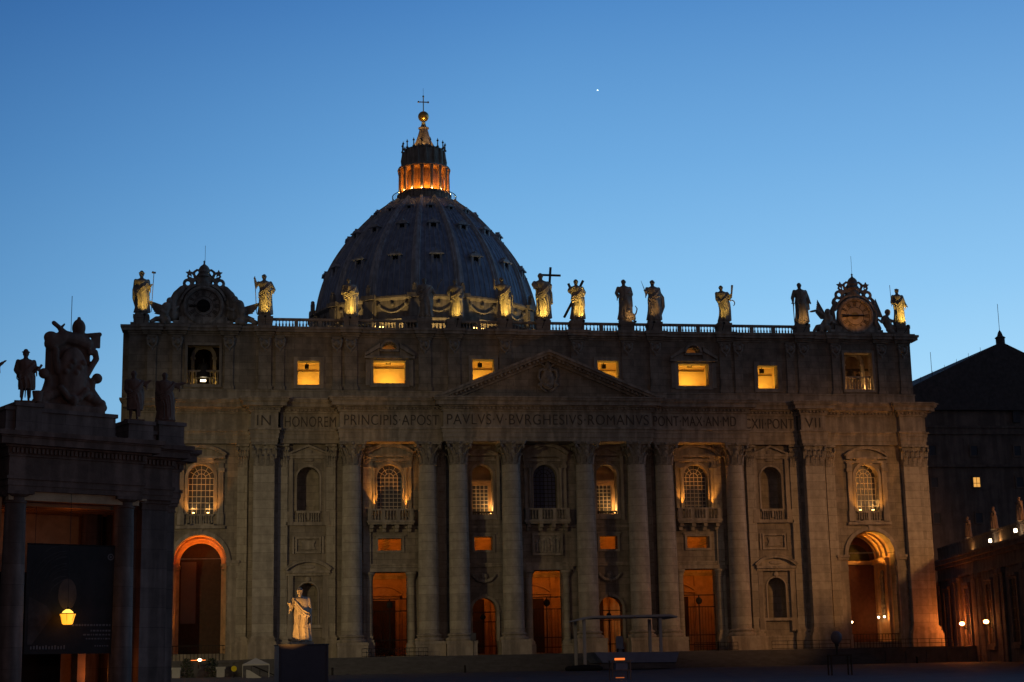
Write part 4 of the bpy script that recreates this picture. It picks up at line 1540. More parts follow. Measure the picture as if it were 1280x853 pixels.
# drum attic
mb = MB()
mb.lathe([(24.6, 50), (24.6, 58), (25.2, 66), (25.2, 71.2), (26.3, 71.4), (26.3, 72.0), (25.3, 72.1), (25.3, 76.2), (25.7, 76.4), (26.2, 76.7), (26.2, 77.1), (25.6, 77.35)], 0, DY, 96)
DR = mb.build('dome_drum', 'trim', B)
smooth_by_angle(DR)
for k in range(16):
    a = -PI / 2 + (k + .5) * PI / 8
    if math.sin(a) > .4:
        continue
    mb = MB()
    F = Vector((math.cos(a), math.sin(a), 0)); S = Vector((-math.sin(a), math.cos(a), 0))
    def pb(u0, u1, f0, f1, h0, h1):
        v = [mb.b.verts.new(Vector((0, DY, 0)) + S * p[0] + F * p[1] + Vector((0, 0, p[2]))) for p in ((u0, f0, h0), (u1, f0, h0), (u1, f1, h0), (u0, f1, h0), (u0, f0, h1), (u1, f0, h1), (u1, f1, h1), (u0, f1, h1))]
        for f in ((0, 3, 2, 1), (4, 5, 6, 7), (0, 1, 5, 4), (1, 2, 6, 5), (2, 3, 7, 6), (3, 0, 4, 7)):
            mb.b.faces.new([v[i] for i in f])
    pb(-1.4, 1.4, 24, 26.3, 72.0, 76.5)
    pb(-1.6, 1.6, 24, 26.9, 76.5, 77.45)
    pb(-1.0, 1.0, 24, 26.6, 72.4, 76.1)
    for q in (-1, 1):
        pb(q * 1.9 - .35, q * 1.9 + .35, 24.5, 29.5, 56, 71.0)
    pb(-2.5, 2.5, 24.5, 30, 70.5, 71.6)
    pb(-.45, .45, 26.0, 26.8, 77.45, 79.2)
    v_ = Vector((0, DY, 0)) + F * 26.4
    mb.ball((v_.x, v_.y, 79.5), .45, 7)
    mb.build('buttress', 'trim', DR)
for k in range(16):
    a = -PI / 2 + k * PI / 8
    if math.sin(a) > .4:
        continue
    mb = MB()
    pts = []
    for i in range(11):
        t = i / 10
        aa = a + (t - .5) * .24
        pts.append((25.5 * math.cos(aa), DY + 25.5 * math.sin(aa), 75.2 - 1.6 * math.sin(PI * t)))
    chain(mb, pts, .24, .24)
    mb.ball((25.5 * math.cos(a), DY + 25.5 * math.sin(a), 75.3), .45, 8)
    for e in (-.12, .12):
        mb.ball((25.5 * math.cos(a + e), DY + 25.5 * math.sin(a + e), 75.4), .5, 8)
    place('drum_garland', remeshed(mb, .14), 'orn', DR)
# lantern
mb = MB()
mb.lathe([(7.0, 103.7), (7.5, 104.1), (7.5, 104.7), (6.4, 104.75), (6.15, 106.1), (6.3, 106.3), (6.3, 106.55), (3.7, 106.6), (3.7, 112.4), (6.0, 112.45), (6.2, 112.7), (6.0, 113.1), (5.0, 113.2), (4.75, 117.0), (4.6, 117.1), (4.6, 117.5), (3.4, 117.6),
          (2.7, 118.3), (1.9, 119.7), (1.35, 121.3), (.95, 122.8), (1.25, 123.0), (1.25, 123.2), (.75, 123.3), (.45, 124.2), (.5, 124.5)], 0, DY, 48)
LN = mb.build('lantern', 'trim', B)
smooth_by_angle(LN, 30)
lc = None
for k in range(16):
    a = 2 * PI * (k + .5) / 16
    mb = MB()
    for da in (0,):
        mb.lathe([(.55, 106.6), (.5, 107.0), (.4, 107.1), (.36, 111.5), (.52, 112.2), (.52, 112.43)], 5.6 * math.cos(a + da), DY + 5.55 * math.sin(a + da), 10)
    smooth_by_angle(mb.build('lantern_column', 'trim', LN))
    if math.sin(a) < .45:
        aa = 2 * PI * k / 16
    mb = MB()
    x, y = 5.0 * math.cos(a), DY + 5.0 * math.sin(a)
    mb.lathe([(.28, 117.2), (.35, 117.5), (.15, 117.7), (.12, 118.6), (.3, 118.9), (.12, 119.1), (.02, 119.5)], x, y, 8)
    mb.build('finial', 'trim', LN)
for k in range(16):
    a = 2 * PI * k / 16
    mb = MB()
    x, y = 4.85 * math.cos(a), DY + 4.85 * math.sin(a)
    mb.lathe([(.4, 113.2), (.6, 114.8), (.35, 116.2), (.25, 117.2)], x, y, 8)
    mb.build('volute', 'trim', LN)
    mb = MB()
    x, y = 4.0 * math.cos(a), DY + 4.0 * math.sin(a)
    mb.box(x - .05, x + .05, y - .05, y + .05, 106.95, 107.2)
    if math.sin(a) < .5:
        xx, yy = 5.0 * math.cos(a), DY + 5.0 * math.sin(a)
        lamp('POINT', 'lantern_lamp', (xx * .93, DY + (yy - DY) * .93, 107.5), 230, (1, .23, .012), .25, parent=LN)
for k in range(16):
    a = 2 * PI * (k + .5) / 16
    if math.sin(a) < .5:
        lamp('POINT', 'column_lamp', (6.1 * math.cos(a), DY + 6.1 * math.sin(a), 106.95), 95, WARM, .05, parent=LN)
mb = MB()   # railings round the top of the shell
for k in range(56):
    a = 2 * PI * k / 56
    x, y = 7.4 * math.cos(a), DY + 7.4 * math.sin(a)
    mb.tube((x, y, 104.7), (x, y, 106.2), .05, n=4)
mb.lathe([(7.35, 106.2), (7.5, 106.2), (7.5, 106.32), (7.35, 106.32)], 0, DY, 48, cap=False)
mb.build('railing', 'iron', LN)
mb = MB()
mb.ball((0, DY, 126.0), 1.28, 18)
gb = smooth_by_angle(mb.build('orb', 'gold', B))
mb = MB()
mb.tube((0, DY, 127.1), (0, DY, 130.9), .12)
mb.bar((-1.15, DY, 129.6), (1.15, DY, 129.6), .2, .2)
for p in ((-1.15, DY, 129.6), (1.15, DY, 129.6), (0, DY, 131.0)):
    mb.ball(p, .24, 7)
mb.build('cross', 'gold', B)
mb = MB()
mb.tube((0, DY, 131), (0, DY, 133), .03)
mb.build('lightning_rod', 'iron', B)
for q in range(5):
    a = -PI / 2 - .2 + (q - 2) * .8
    lamp('SPOT', 'cone_flood', (4.3 * math.cos(a), DY + 4.3 * math.sin(a), 117.7), 330, WARM, .1, (.8 * math.cos(a), DY + .8 * math.sin(a), 121.6), 70, parent=LN)
lamp('SPOT', 'orb_flood', (0, DY - 2.2, 123.0), 160, YELL, .1, (0, DY, 126.0), 60, parent=LN)
# floodlights on the roof round the drum
for k in range(9):
    a = -PI / 2 + (k - 4) * PI / 9
    c_, s2 = math.cos(a), math.sin(a)
    lamp('SPOT', 'drum_flood', (29.5 * c_, DY + 29.5 * s2, 66), 2600, (1, .66, .24), .3, (25.3 * c_, DY + 25.3 * s2, 75.5), 120, 1.0, parent=B)
for x in (-23.2, -9.3):
    mb = MB()
    for i in range(4):
        mb.box(x + i * .42, x + i * .42 + .25, 2.4, 2.5, 45.15 - .03 * i, 45.27 - .03 * i)
    mb.build('roof_light', 'bulb', B)
# nave roof
mb = MB()
mb.box(-20, 20, 16.4, 118, 0, 46)
mb.prism([(-20, 46), (20, 46), (0, 52)], 30, 118)
mb.build('nave', 'palace', B)

# ================================================================ light that falls on the front from the square's masts
lamp('SPOT', 'mast_light_west', (-92, -95, 22), 70000, (1.0, .76, .37), .6, (-35, 0, 3), 50, 1.0)
lamp('SPOT', 'mast_light_east', (75, -72, 33), 84000, (1.0, .46, .15), 2.2, (43, 0, 5), 52, 1.0)
lamp('SPOT', 'mast_light_square', (-6, -150, 20), 14000, (1.0, .53, .35), 1.0, (2, 0, 17), 50, 1.0)

# fill light added to warm the near colonnade; no lamp stands there
lamp('SPOT', 'colonnade_fill', (-30, -165, 9), 3000, (1.0, .55, .42), .6, tuple(Vector((-51, -111, 7))), 50, .9)

# ================================================================ statues on the front
SG = 'statues along the roof balustrade'
def statue(label, x, H, zb=45.85, y=.5, rz=0, lit=None, litc=YELL, group=SG, name='statue', **kw):
    t = thing(name, label, 'statue', (x, y, zb), rz, group)
    me = figure(H - .35, **kw)
    place('figure', me, 'stat', t, (0, 0, .35))
    plinth(t, 1.5 * H / 5.6, 1.2 * H / 5.6, .36)
    if lit:
        dx, en, tz = lit
        mb = MB()
        mb.box(dx - .15, dx + .15, -2.75, -2.5, -.55, -.3)
        mb.tube((dx, -2.6, -.55), (dx, -1.2, -1.2), .04, n=5)
        mb.build('floodlight', 'iron', t)
        lamp('SPOT', 'statue_beam', (dx, -2.6, -.25), en * 2.2, litc, .08, (dx * .3, 0, tz + .5), 60, 1.0, parent=t)
    return t
def child(t, name, mb, m='stat'):
    return smooth_by_angle(mb.build(name, m, t), 50)

t = statue('bearded statue at the left end of the roof, holding a long thin staff', -54.6, 6.0, rz=.1, lit=(.3, 330, 2.6), seed=1, la=((-.17, .02, .6), (-.13, -.1, .47)), ra=((.16, -.02, .62), (.2, -.1, .66)), cloak=(-1, .07, .12), hat='brim')
mb = MB(); mb.tube((1.25, -.55, .4), (1.5, -.55, 5.9), .045); mb.box(1.32, 1.75, -.62, -.5, 5.75, 5.98); mb.ball((1.35, -.55, 5.9), .16, 6); child(t, 'staff', mb)
t = statue('statue right of the left clock, lifting one hand and resting the other on its hip', -38.2, 6.0, rz=-.05, lit=(.2, 330, 2.4), seed=2, la=((-.2, -.06, .72), (-.235, -.1, .84)), ra=((.215, .0, .62), (.12, -.08, .56)))
mb = MB(); mb.tube((-1.05, -.6, .4), (-1.35, -.6, 5.6), .05); child(t, 'staff', mb)
t = statue('brightly lit statue with folded arms, the first against the dome from the left', -26.6, 5.7, lit=(-.15, 560, 2.0), seed=3, la=((-.19, -.02, .6), (-.1, -.13, .6)), ra=((.19, -.02, .6), (.05, -.14, .62)), cloak=(1, .08, .3), sway=.035)
t = statue('unlit statue before the dome holding up a slanting staff', -16.2, 5.9, seed=4, la=((-.18, 0, .62), (-.09, -.13, .66)), ra=((.19, -.04, .68), (.22, -.12, .6)), cloak=(1, .06, .1), rz=.1)
mb = MB(); mb.tube((.75, -.7, 2.6), (2.2, -.7, 5.6), .06); mb.ball((2.2, -.7, 5.6), .14, 6); child(t, 'staff', mb)
t = statue('statue before the dome with one arm bent across the chest, only its skirts lit', -11.9, 5.8, lit=(-.1, 380, 1.7), seed=5, la=((-.2, -.05, .66), (-.14, -.14, .72)), ra=((.17, .02, .6), (.12, -.1, .5)), cloak=(1, .04, .1))
t = statue('half draped statue raising its bent arm, just inside the right edge of the dome', -5.2, 6.2, lit=(.1, 620, 2.3), seed=6, la=((-.21, -.04, .72), (-.23, -.08, .89)), ra=((.17, .02, .6), (.13, -.1, .48)), cloak=(1, .09, .2), bare=True, beard=False, sway=.04)
t = statue('tallest roof statue, in the middle, carrying a large upright cross', .3, 6.9, lit=(-.35, 620, 1.9), seed=7, la=((-.19, -.05, .74), (-.12, -.14, .66)), ra=((.19, .02, .74), (.2, .03, .66)), cloak=(1, .09, .4), sway=.03, rz=.05)
mb = MB(); mb.bar((1.0, .35, 2.6), (1.42, .3, 7.9), .3, .26); mb.bar((.0, .3, 6.75), (2.85, .3, 6.75), .26, .28); child(t, 'cross', mb, 'bronze')
mb = MB(); capsule(mb, (-.75, -.55, 5.0), (-.9, -.6, 6.8), .13, .1); capsule(mb, (-.9, -.6, 6.75), (-1.4, -.6, 6.95), .08); capsule(mb, (-.9, -.6, 6.75), (-.5, -.6, 7.0), .08)
t = statue('statue right of the middle leaning on a diagonal beam cross', 5.3, 6.1, lit=(.35, 640, 2.4), seed=8, la=((-.2, -.08, .7), (-.1, -.15, .77)), ra=((.19, .02, .68), (.12, -.1, .74)), cloak=(1, .05, .12))
mb = MB(); mb.bar((-1.8, .45, .7), (1.1, .6, 6.1), .34, .3); mb.bar((-1.0, .8, 5.7), (-.5, .8, 4.4), .3, .28); child(t, 'beam_cross', mb, 'bronze')
t = statue('dark statue with a crouching beast and curled tail at its feet', 12.2, 6.2, seed=9, lit=(.8, 70, .9), litc=WARM, la=((-.2, -.02, .66), (-.17, -.12, .56)), ra=((.17, 0, .64), (.08, -.13, .64)), cloak=(1, .05, .3))
mb = MB(); chain(mb, [(.2, -.6, .7), (.7, -.5, 1.1), (1.1, -.3, .9), (1.2, -.2, .5)], .38, .3); mb.ball((.35, -.8, 1.5), .36, 8); chain(mb, [(1.2, -.1, .8), (1.6, -.1, 1.4), (1.75, -.1, 2.0), (1.5, -.1, 2.4)], .13, .07)
for q in (-.5, -.2): mb.ball((.5, q - .3, 1.85), .1, 6)
place('beast', remeshed(mb, .06), 'stat', t)
t = statue('statue lifting a thin blade, its cloak billowing to the right', 16.4, 6.2, seed=10, lit=(-.7, 110, 3.4), litc=WARM, la=((-.19, -.08, .68), (-.235, -.14, .70)), ra=((.17, .02, .62), (.1, -.12, .58)), cloak=(1, .13, .1), beard=False)
mb = MB(); mb.tube((-1.35, -.9, 4.2), (-1.95, -.9, 5.9), .07, .02); mb.bar((-1.6, -.9, 4.45), (-1.2, -.9, 4.6), .08, .08); child(t, 'sword', mb)
t = statue('statue standing apart on the right half of the roof, a short club on its shoulder', 26.6, 5.6, seed=11, lit=(-.5, 240, 3.0), la=((-.17, -.05, .62), (-.1, -.12, .5)), ra=((.18, -.04, .66), (.2, -.12, .72)), rz=-.1, sway=.05)
mb = MB(); mb.tube((1.1, -.7, 3.6), (1.3, -.7, 5.5), .1, .16); child(t, 'club', mb)
mb = MB(); mb.arc(1.15, 2.9, .38, .5, -1, 2.2, -.6, -.5, 8); child(t, 'strap', mb)
t = statue('shadowed cloaked statue left of the right clock, leaning on a sword', 38.2, 6.2, seed=12, lit=(-.2, 90, .9), litc=WARM, la=((-.2, 0, .62), (-.22, -.08, .5)), ra=((.19, .0, .62), (.2, -.1, .5)), cloak=(1, .08, .4), wide=1.2)
mb = MB(); mb.tube((-1.3, -.5, 3.3), (-1.25, -.5, .4), .09, .05); mb.box(-1.55, -1.1, -.56, -.44, 3.0, 3.12); child(t, 'sword', mb)
t = statue('statue in a round hat at the right end of the roof, its skirts lit yellow', 53.0, 5.6, seed=13, lit=(.2, 600, 1.9), la=((-.17, 0, .62), (-.1, -.12, .56)), ra=((.18, 0, .6), (.2, -.1, .5)), hat='halo', wide=1.1)
mb = MB(); mb.tube((-.9, .2, 3.0), (-1.0, .2, 6.2), .04); child(t, 'rod', mb)

# ================================================================ the two clocks
def star(mb, cx, cz, r, y0, y1):
    pts = []
    for i in range(10):
        a = PI / 2 + i * PI / 5
        q = r if i % 2 == 0 else r * .5
        pts.append((cx + q * math.cos(a), cz + q * math.sin(a)))
    mb.prism(pts, y0, y1)
def ringc(mb, cx, cz, r, t, y, n=12):
    chain(mb, [(cx + r * math.cos(2 * PI * i / n), y, cz + r * math.sin(2 * PI * i / n)) for i in range(n + 1)], t, t)
def clock(x, label, s_, side):
    t = thing('clock', label, 'clock', (x, .7, 44.85), 0, 'roof clocks')
    zc = 2.45
    mb = MB()   # base and surround
    mb.box(-4.0, 4.0, -.6, .6, 0, .35)
    mb.box(-3.2, 3.2, -.5, .5, .35, .9)
    mb.prism([(-3.0, .9), (3.0, .9), (2.6, 2.0), (2.2, 4.4), (1.1, 5.2), (-1.1, 5.2), (-2.2, 4.4), (-2.6, 2.0)], .05, .6)
    if s_ < 0:
        mb.prism([(-4.0, .36), (4.0, .36), (3.7, 2.2), (3.2, 3.9), (2.4, 5.0), (1.4, 5.6), (-1.4, 5.6), (-2.4, 5.0), (-3.2, 3.9), (-3.7, 2.2)], .25, .62)
    mb.prism([(-1.0, 5.1), (1.0, 5.1), (1.25, 6.4), (.6, 7.4), (-.6, 7.4), (-1.25, 6.4)], .1, .4)
    mb.build('surround', 'stat', t)
    mb = MB()
    mb.arc(0, zc, 2.28, 2.72, 0, 2 * PI, -.62, .045, 40)
    mb.arc(0, zc, 2.42, 2.6, 0, 2 * PI, -.72, -.622, 40)
    mb.arc(0, zc, 2.9, 3.2, .25, PI - .25, -.5, .048, 24)
    mb.build('dial_frame', 'stat', t)
    mb = MB()
    mb.arc(0, zc, .01, 2.28, 0, 2 * PI, -.3, -.1, 40)
    dl = mb.build('dial', 'marble' if s_ > 0 else 'orn', t)
    mb = MB()
    ND = {1: 1, 2: 2, 3: 3, 4: 3, 5: 2, 6: 3, 7: 4, 8: 4, 9: 3, 10: 2, 11: 3, 12: 4}
    for h in range(1, 13):     # roman numerals as radial strokes
        a0 = PI / 2 - h * PI / 6
        k = min(3, ND[h])
        for q in range(k):
            a = a0 + (q - (k - 1) / 2) * .1
            p0 = (1.45 * math.cos(a), -.33, zc + 1.45 * math.sin(a))
            p1 = (2.08 * math.cos(a), -.33, zc + 2.08 * math.sin(a))
            mb.bar(p0, p1, .085, .06)
    mb.arc(0, zc, 1.28, 1.34, 0, 2 * PI, -.34, -.3, 36)
    mb.arc(0, zc, 2.16, 2.2, 0, 2 * PI, -.34, -.3, 36)
    mb.build('numerals', 'letter', dl)
    mb = MB()
    mb.arc(0, zc, .01, .9 if s_ < 0 else .55, 0, 2 * PI, -.36, -.31, 24)
    mb.build('dial_centre', 'dark' if s_ < 0 else 'gold', dl)
    mb = MB()
    mb.bar((.5, -.42, zc + .03), (-1.9, -.42, zc - .08), .22, .06)
    mb.ball((-1.2, -.42, zc - .04), .2, 6, (1, .3, 1))
    if s_ > 0:
        mb.bar((-.3, -.45, zc), (1.35, -.45, zc), .2, .06)
    mb.build('clock_hand', 'iron', dl)
    # arms above: tiara, crossed keys, scrolls
    mb = MB()
    mb.ball((0, 0, 7.3), .78, 12, (1, .8, 1.25))
    mb.ball((0, 0, 6.6), .72, 10, (1, .8, .7))
    for zz in (6.6, 7.2, 7.75):
        mb.tube((0, 0, zz - .07), (0, 0, zz + .07), .82 - max(0, zz - 7) * .25, n=16)
    mb.ball((0, 0, 8.35), .17, 7)
    mb.box(-.05, .05, -.05, .05, 8.4, 8.95)
    mb.box(-.2, .2, -.05, .05, 8.62, 8.74)
    chain(mb, [(-.7, 0, 5.0), (0, -.1, 6.0), (.7, 0, 5.0)], .5, .5)
    mb.ball((0, 0, 5.4), .85, 10, (1, .6, 1.2))
    for q in (-1, 1):
        chain(mb, [(-q * .7, -.15, 5.0), (q * 1.6, -.15, 7.0)], .15)
        chain(mb, [(q * .8, 0, 6.2), (q * 1.3, 0, 6.6), (q * 1.35, 0, 7.2), (q * .95, 0, 7.5)], .17)
        ringc(mb, q * 1.1, 5.65, .42, .2, 0)
        ringc(mb, q * 2.15, 5.6, .5, .22, 0)
        chain(mb, [(q * 1.3, 0, 6.1), (q * 1.9, 0, 6.35), (q * 2.2, 0, 6.6)], .15)
        chain(mb, [(q * 2.6, 0, 5.2), (q * 3.0, 0, 4.8), (q * 3.1, 0, 4.4)], .22, .28)
        if side != 'right':
            chain(mb, [(q * 2.9, .1, 4.8), (q * 3.6, .1, 4.0), (q * 4.1, .1, 2.8), (q * 4.0, .1, 1.0)], .5, .75)
            chain(mb, [(q * 3.3, .2, 3.6), (q * 3.7, .2, 2.4), (q * 3.6, .2, 1.0)], .35, .5)
            chain(mb, [(q * 2.9, .1, 3.4), (q * 3.6, .1, 2.0), (q * 3.1, .1, 1.2)], .2)
        else:
            chain(mb, [(q * 2.7, .1, 4.3), (q * 3.3, .1, 3.2), (q * 3.2, .1, 1.6), (q * 3.6, .1, .7)], .36, .45)
    place('papal_arms', remeshed(mb, .085), 'stat', t)
    mb = MB()
    for q in (-1, 1):
        star(mb, q * 1.95, 7.0, .55, -.2, .05)
        star(mb, q * 1.75, 6.2, .4, -.18, .03)
    mb.build('key_bows', 'stat', t)
    mb = MB()
    mb.tube((0.1, .2, 8.2), (.1, .2, 11.0 if s_ < 0 else 11.5), .025, n=5)
    mb.build('lightning_rod', 'iron', t)
    return t
def angel(t, pts_body, head, arms, legs, wings, H=1.0):
    mb = MB()
    chain(mb, pts_body, .62 * H, .5 * H)
    mb.ball(head, .42 * H, 10, (.85, .95, 1.1))
    hv = Vector(head)
    capsule(mb, hv + Vector((0, -.38, -.05)), hv + Vector((0, -.44, -.1)), .08)
    mb.ball(hv + Vector((.02, .1, .12)), .42 * H, 8)
    capsule(mb, hv, pts_body[0], .2, .26)
    for a in arms:
        chain(mb, a, .24 * H, .15 * H)
        hand(mb, a[-1], Vector(a[-1]) - Vector(a[-2]), 5.0)
    rd = random.Random(len(legs) + int(head[0] * 10))
    for l in legs:
        chain(mb, l, .42 * H, .22 * H)
        capsule(mb, l[-1], Vector(l[-1]) + Vector((.05, -.35, -.05)), .17, .11)
    for k in range(9):
        a = Vector(pts_body[-1]) + Vector((rd.uniform(-.6, .6), rd.uniform(-.5, .1), rd.uniform(-.2, .3)))
        capsule(mb, a, a + Vector((rd.uniform(-.4, .4), rd.uniform(-.2, .1), rd.uniform(-1.1, -.4))), .2, .12)
    f = place('angel', remeshed(mb, .08), 'stat', t)
    mb = MB()
    for w_ in wings:
        a, b = Vector(w_[0]), Vector(w_[1])
        d = b - a
        up = Vector((-d.z, 0, d.x)).normalized() * w_[2]
        for k in range(7):       # overlapping feathers
            u = k / 6
            p0 = a + d * (.1 * u) + up * (-.7 * u)
            p1 = a + d * (1 - .55 * u) + up * (-.15 - 1.0 * u)
            capsule(mb, p0, p1, .22, .07)
    place('wing', remeshed(mb, .07), 'stat', f)
t = clock(-46.4, 'clock in the shade on the left end of the front, winged figures on both sides', -1, 'left')
angel(t, [(-4.9, -.2, 2.2), (-5.2, -.2, 1.2), (-5.0, -.2, .5)], (-4.5, -.25, 3.0), [[(-5.2, -.2, 2.3), (-5.6, -.6, 1.6), (-5.0, -.9, 1.2)], [(-4.5, -.2, 2.2), (-4.0, -.5, 1.8), (-3.4, -.5, 2.2)]],
      [[(-5.2, -.3, .5), (-6.2, -.5, .5), (-6.9, -.5, .15)], [(-4.8, -.3, .6), (-4.6, -.8, .2), (-5.2, -.8, -.1)]], [((-5.0, .2, 2.2), (-7.4, .2, 3.35), -1.0), ((-5.1, .3, 1.9), (-6.4, .3, 3.0), -1.1)], 1.15)
angel(t, [(4.7, -.2, 2.6), (5.0, -.2, 1.5), (5.2, -.2, .6)], (4.1, -.25, 3.3), [[(4.4, -.2, 2.5), (3.9, -.6, 1.8), (3.3, -.6, 2.1)], [(5.0, -.2, 2.5), (5.6, -.5, 2.0), (5.4, -.8, 1.3)]],
      [[(5.1, -.3, .8), (6.1, -.5, .6), (7.2, -.5, .1)], [(4.9, -.3, .6), (4.6, -.8, .2), (5.6, -.8, -.1)]], [((4.9, .2, 2.1), (7.7, .2, 3.3), 1.0), ((4.9, .25, 1.6), (6.9, .25, 1.0), 1.0)], 1.25)
t = clock(46.3, 'clock with orange lit dial on the right end of the front, hands level', 1, 'right')
angel(t, [(-4.0, -.2, 2.0), (-4.6, -.2, 1.2), (-5.1, -.2, .6)], (-4.1, -.25, 2.95), [[(-4.3, -.2, 2.3), (-5.6, -.3, 3.2), (-6.6, -.3, 3.0)], [(-3.7, -.2, 2.2), (-3.5, -.6, 1.4), (-3.1, -.6, 1.2)]],
      [[(-5.0, -.3, .8), (-5.9, -.5, .7), (-6.4, -.5, .1)], [(-4.6, -.3, .5), (-4.3, -.8, .6), (-4.2, -.8, -.1)]], [((-4.2, .2, 2.2), (-5.3, .2, 4.9), -1.0)], 1.05)
angel(t, [(4.6, -.2, 2.0), (5.0, -.2, 1.1), (5.6, -.2, .5)], (5.0, -.3, 3.0), [[(4.4, -.2, 2.1), (3.9, -.6, 1.5), (3.4, -.6, 1.9)], [(5.0, -.2, 2.0), (5.8, -.4, 1.7), (6.3, -.6, 1.0)]],
      [[(5.4, -.3, .8), (6.1, -.5, .5), (6.6, -.5, -.3)], [(5.0, -.3, .5), (5.2, -.8, .1), (5.9, -.9, -.4)]], [((4.2, .3, 2.6), (3.6, .3, 5.2), -.9)], 1.05)
# antenna masts are part of the clocks' rods; a lamp washes the right clock
lamp('SPOT', 'clock_beam', (44.5, -3.2, 44.9), 260, ORANGE, .1, (46.3, .5, 47.8), 75, .8, parent=None)

# ================================================================ end pavilion of the colonnade, near left
GZ = -3.72
CO = Vector((-51.1, -111.24, 0))
CA = R(29)
def cw(x, y, z):
    return (CO.x + x * math.cos(CA) - y * math.sin(CA), CO.y + x * math.sin(CA) + y * math.cos(CA), z)
PV = thing('colonnade_pavilion', 'dark end pavilion of a stone colonnade with dentil cornice, nearest building at left', 'colonnade', (CO.x, CO.y, 0), CA)
def bcol(x, y, r=.76):
    mb = MB()
    mb.lathe([(r, GZ + 1.0)] + [(r - .11 * (i / 8) ** 1.6, GZ + 1.0 + (9.0 - GZ - 1.0) * i / 8) for i in range(9)], n=28)
    o = smooth_by_angle(mb.build('column', 'bstone', PV, (x, y, 0)))
    mb = MB()
    mb.lathe([(r - .1, 9.0), (r - .04, 9.05), (r - .04, 9.13), (r - .1, 9.17), (r - .1, 9.4), (r + .02, 9.45), (r + .14, 9.56)], n=28)
    mb.box(-r - .12, r + .12, -r - .12, r + .12, 9.562, 9.775)
    smooth_by_angle(mb.build('capital', 'btrim', o), 30)
    mb = MB()
    mb.lathe([(r + .2, GZ + .5), (r + .26, GZ + .62), (r + .2, GZ + .75), (r + .05, GZ + .85), (r, GZ + 1.0)], n=28)
    mb.box(-r - .28, r + .28, -r - .28, r + .28, GZ, GZ + .5)
    smooth_by_angle(mb.build('column_base', 'btrim', o), 30)
    return o
bcol(-4.02, .95)
bcol(3.38, .95)
bcol(-4.02, 6.0)
bcol(3.38, 6.0)
def bpier(x0, x1, y0, y1):
    mb = MB()
    mb.box(x0, x1, y0, y1, GZ, 9.15)
    o = mb.build('pier', 'bstone', PV)
    mb = MB()
    mb.box(x0 - .06, x1 + .06, y0 - .06, y1, 9.151, 9.26)
    mb.box(x0 - .04, x1 + .04, y0 - .04, y1, 9.45, 9.56)
    mb.box(x0 - .16, x1 + .16, y0 - .16, y1, 9.56, 9.772)
    mb.box(x0 - .02, x1 + .02, y0 - .02, y1, 9.26, 9.45)
    mb.build('capital', 'btrim', o)
bpier(5.15, 7.05, 1.9, 3.6)
bpier(7.0, 8.2, 3.2, 5.5)
bpier(-6.6, -4.95, 3.0, 5.0)
bpier(-12.4, -11.0, 3.0, 5.0)
bpier(4.6, 5.9, 2.7, 7.6)
def bent(x0, x1, f, yb, zt=9.775, e=0, ends=(1, 1), dz=0):
    mb = MB()
    def bx(pr, z0, z1):
        mb.box(x0 - pr * ends[0], x1 + pr * ends[1], f - pr, yb, z0 + dz, z1 + dz)
    bx(0, 9.776, 10.1)
    bx(.06, 10.1, 10.5)
    bx(.16, 10.5, 10.7)
    bx(.0, 10.7, 11.95)
    bx(.1, 11.95, 12.1)
    bx(.18, 12.1, 12.5)
    n = int((x1 - x0) / .27)
    for i in range(n):
        x = x0 + (x1 - x0) * (i + .5) / n
        mb.box(x - .075, x + .075, f - .34, f - .179, 12.14 + dz, 12.46 + dz)
    bx(.42, 12.5, 12.62)
    bx(.85, 12.62, 13.05)
    bx(.95, 13.05, 13.15)
    bx(1.1, 13.15, 13.45 + e)
    return mb.build('entablature', 'btrim', PV)
bent(-4.85, 4.3, .15, 7.0)
bent(4.31, 7.15, 1.55, 7.01, e=-.004, ends=(0, 1))
bent(7.16, 8.4, 2.9, 6.9, e=-.008, ends=(0, 1))
bent(-13.0, -4.86, 2.6, 6.8, e=-.006, ends=(0, 0))
mb = MB()   # attic over the pavilion
def att(x0, x1, y0, y1, z1):
    mb.box(x0, x1, y0, y1, 13.43, z1 - .25)
    mb.box(x0 - .12, x1 + .12, y0 - .12, y1 + .02, z1 - .25, z1)
    mb.box(x0 - .08, x1 + .08, y0 - .08, y1 + .01, 13.44, 13.8)
att(-4.9, 2.6, .9, 4.0, 15.25)
att(3.6, 5.4, 1.0, 3.6, 15.0)
att(-13.0, -5.0, 3.4, 5.6, 15.15)
att(5.42, 6.3, 2.4, 4.0, 14.6)
att(6.4, 8.3, 2.2, 4.2, 15.3)
att(-4.3, -2.6, .7, 2.5, 15.52)
mb.build('attic', 'bstone', PV)
mb = MB()
mb.box(-4.7, 4.2, .4, .86, 9.2, 9.77)
mb.box(-4.8, 8.2, 6.9, 7.0, GZ, 9.7)
for i in range(4):
    mb.box(-4.7, 4.5, 1.9 + i * 1.35, 2.4 + i * 1.35, 9.0, 9.6)
mb.box(-4.7, 5.0, .9, 6.9, 9.6, 9.74)
mb.box(-4.9, -4.7, 1.5, 6.9, GZ, 9.7)
mb.build('ceiling', 'stucco', PV)
mb = MB()
mb.box(1.55, 2.1, 3.4, 4.3, GZ, 4.0)
mb.build('pier', 'stucco', PV)
mb = MB()
mb.box(-3.6, 1.15, 5.2, 5.3, GZ, 5.0)
mb.build('dark_doorway', 'dark', PV)
lamp('POINT', 'ceiling_glow', (.3, 2.2, 7.9), 11, (1, .25, .03), .2, parent=PV)
lamp('POINT', 'ceiling_glow', (-2.8, 4.6, 7.9), 7, (1, .22, .02), .2, parent=PV)
lamp('POINT', 'jamb_glow', (2.7, 2.4, -1.6), 34, (1, .25, .03), .2, parent=PV)

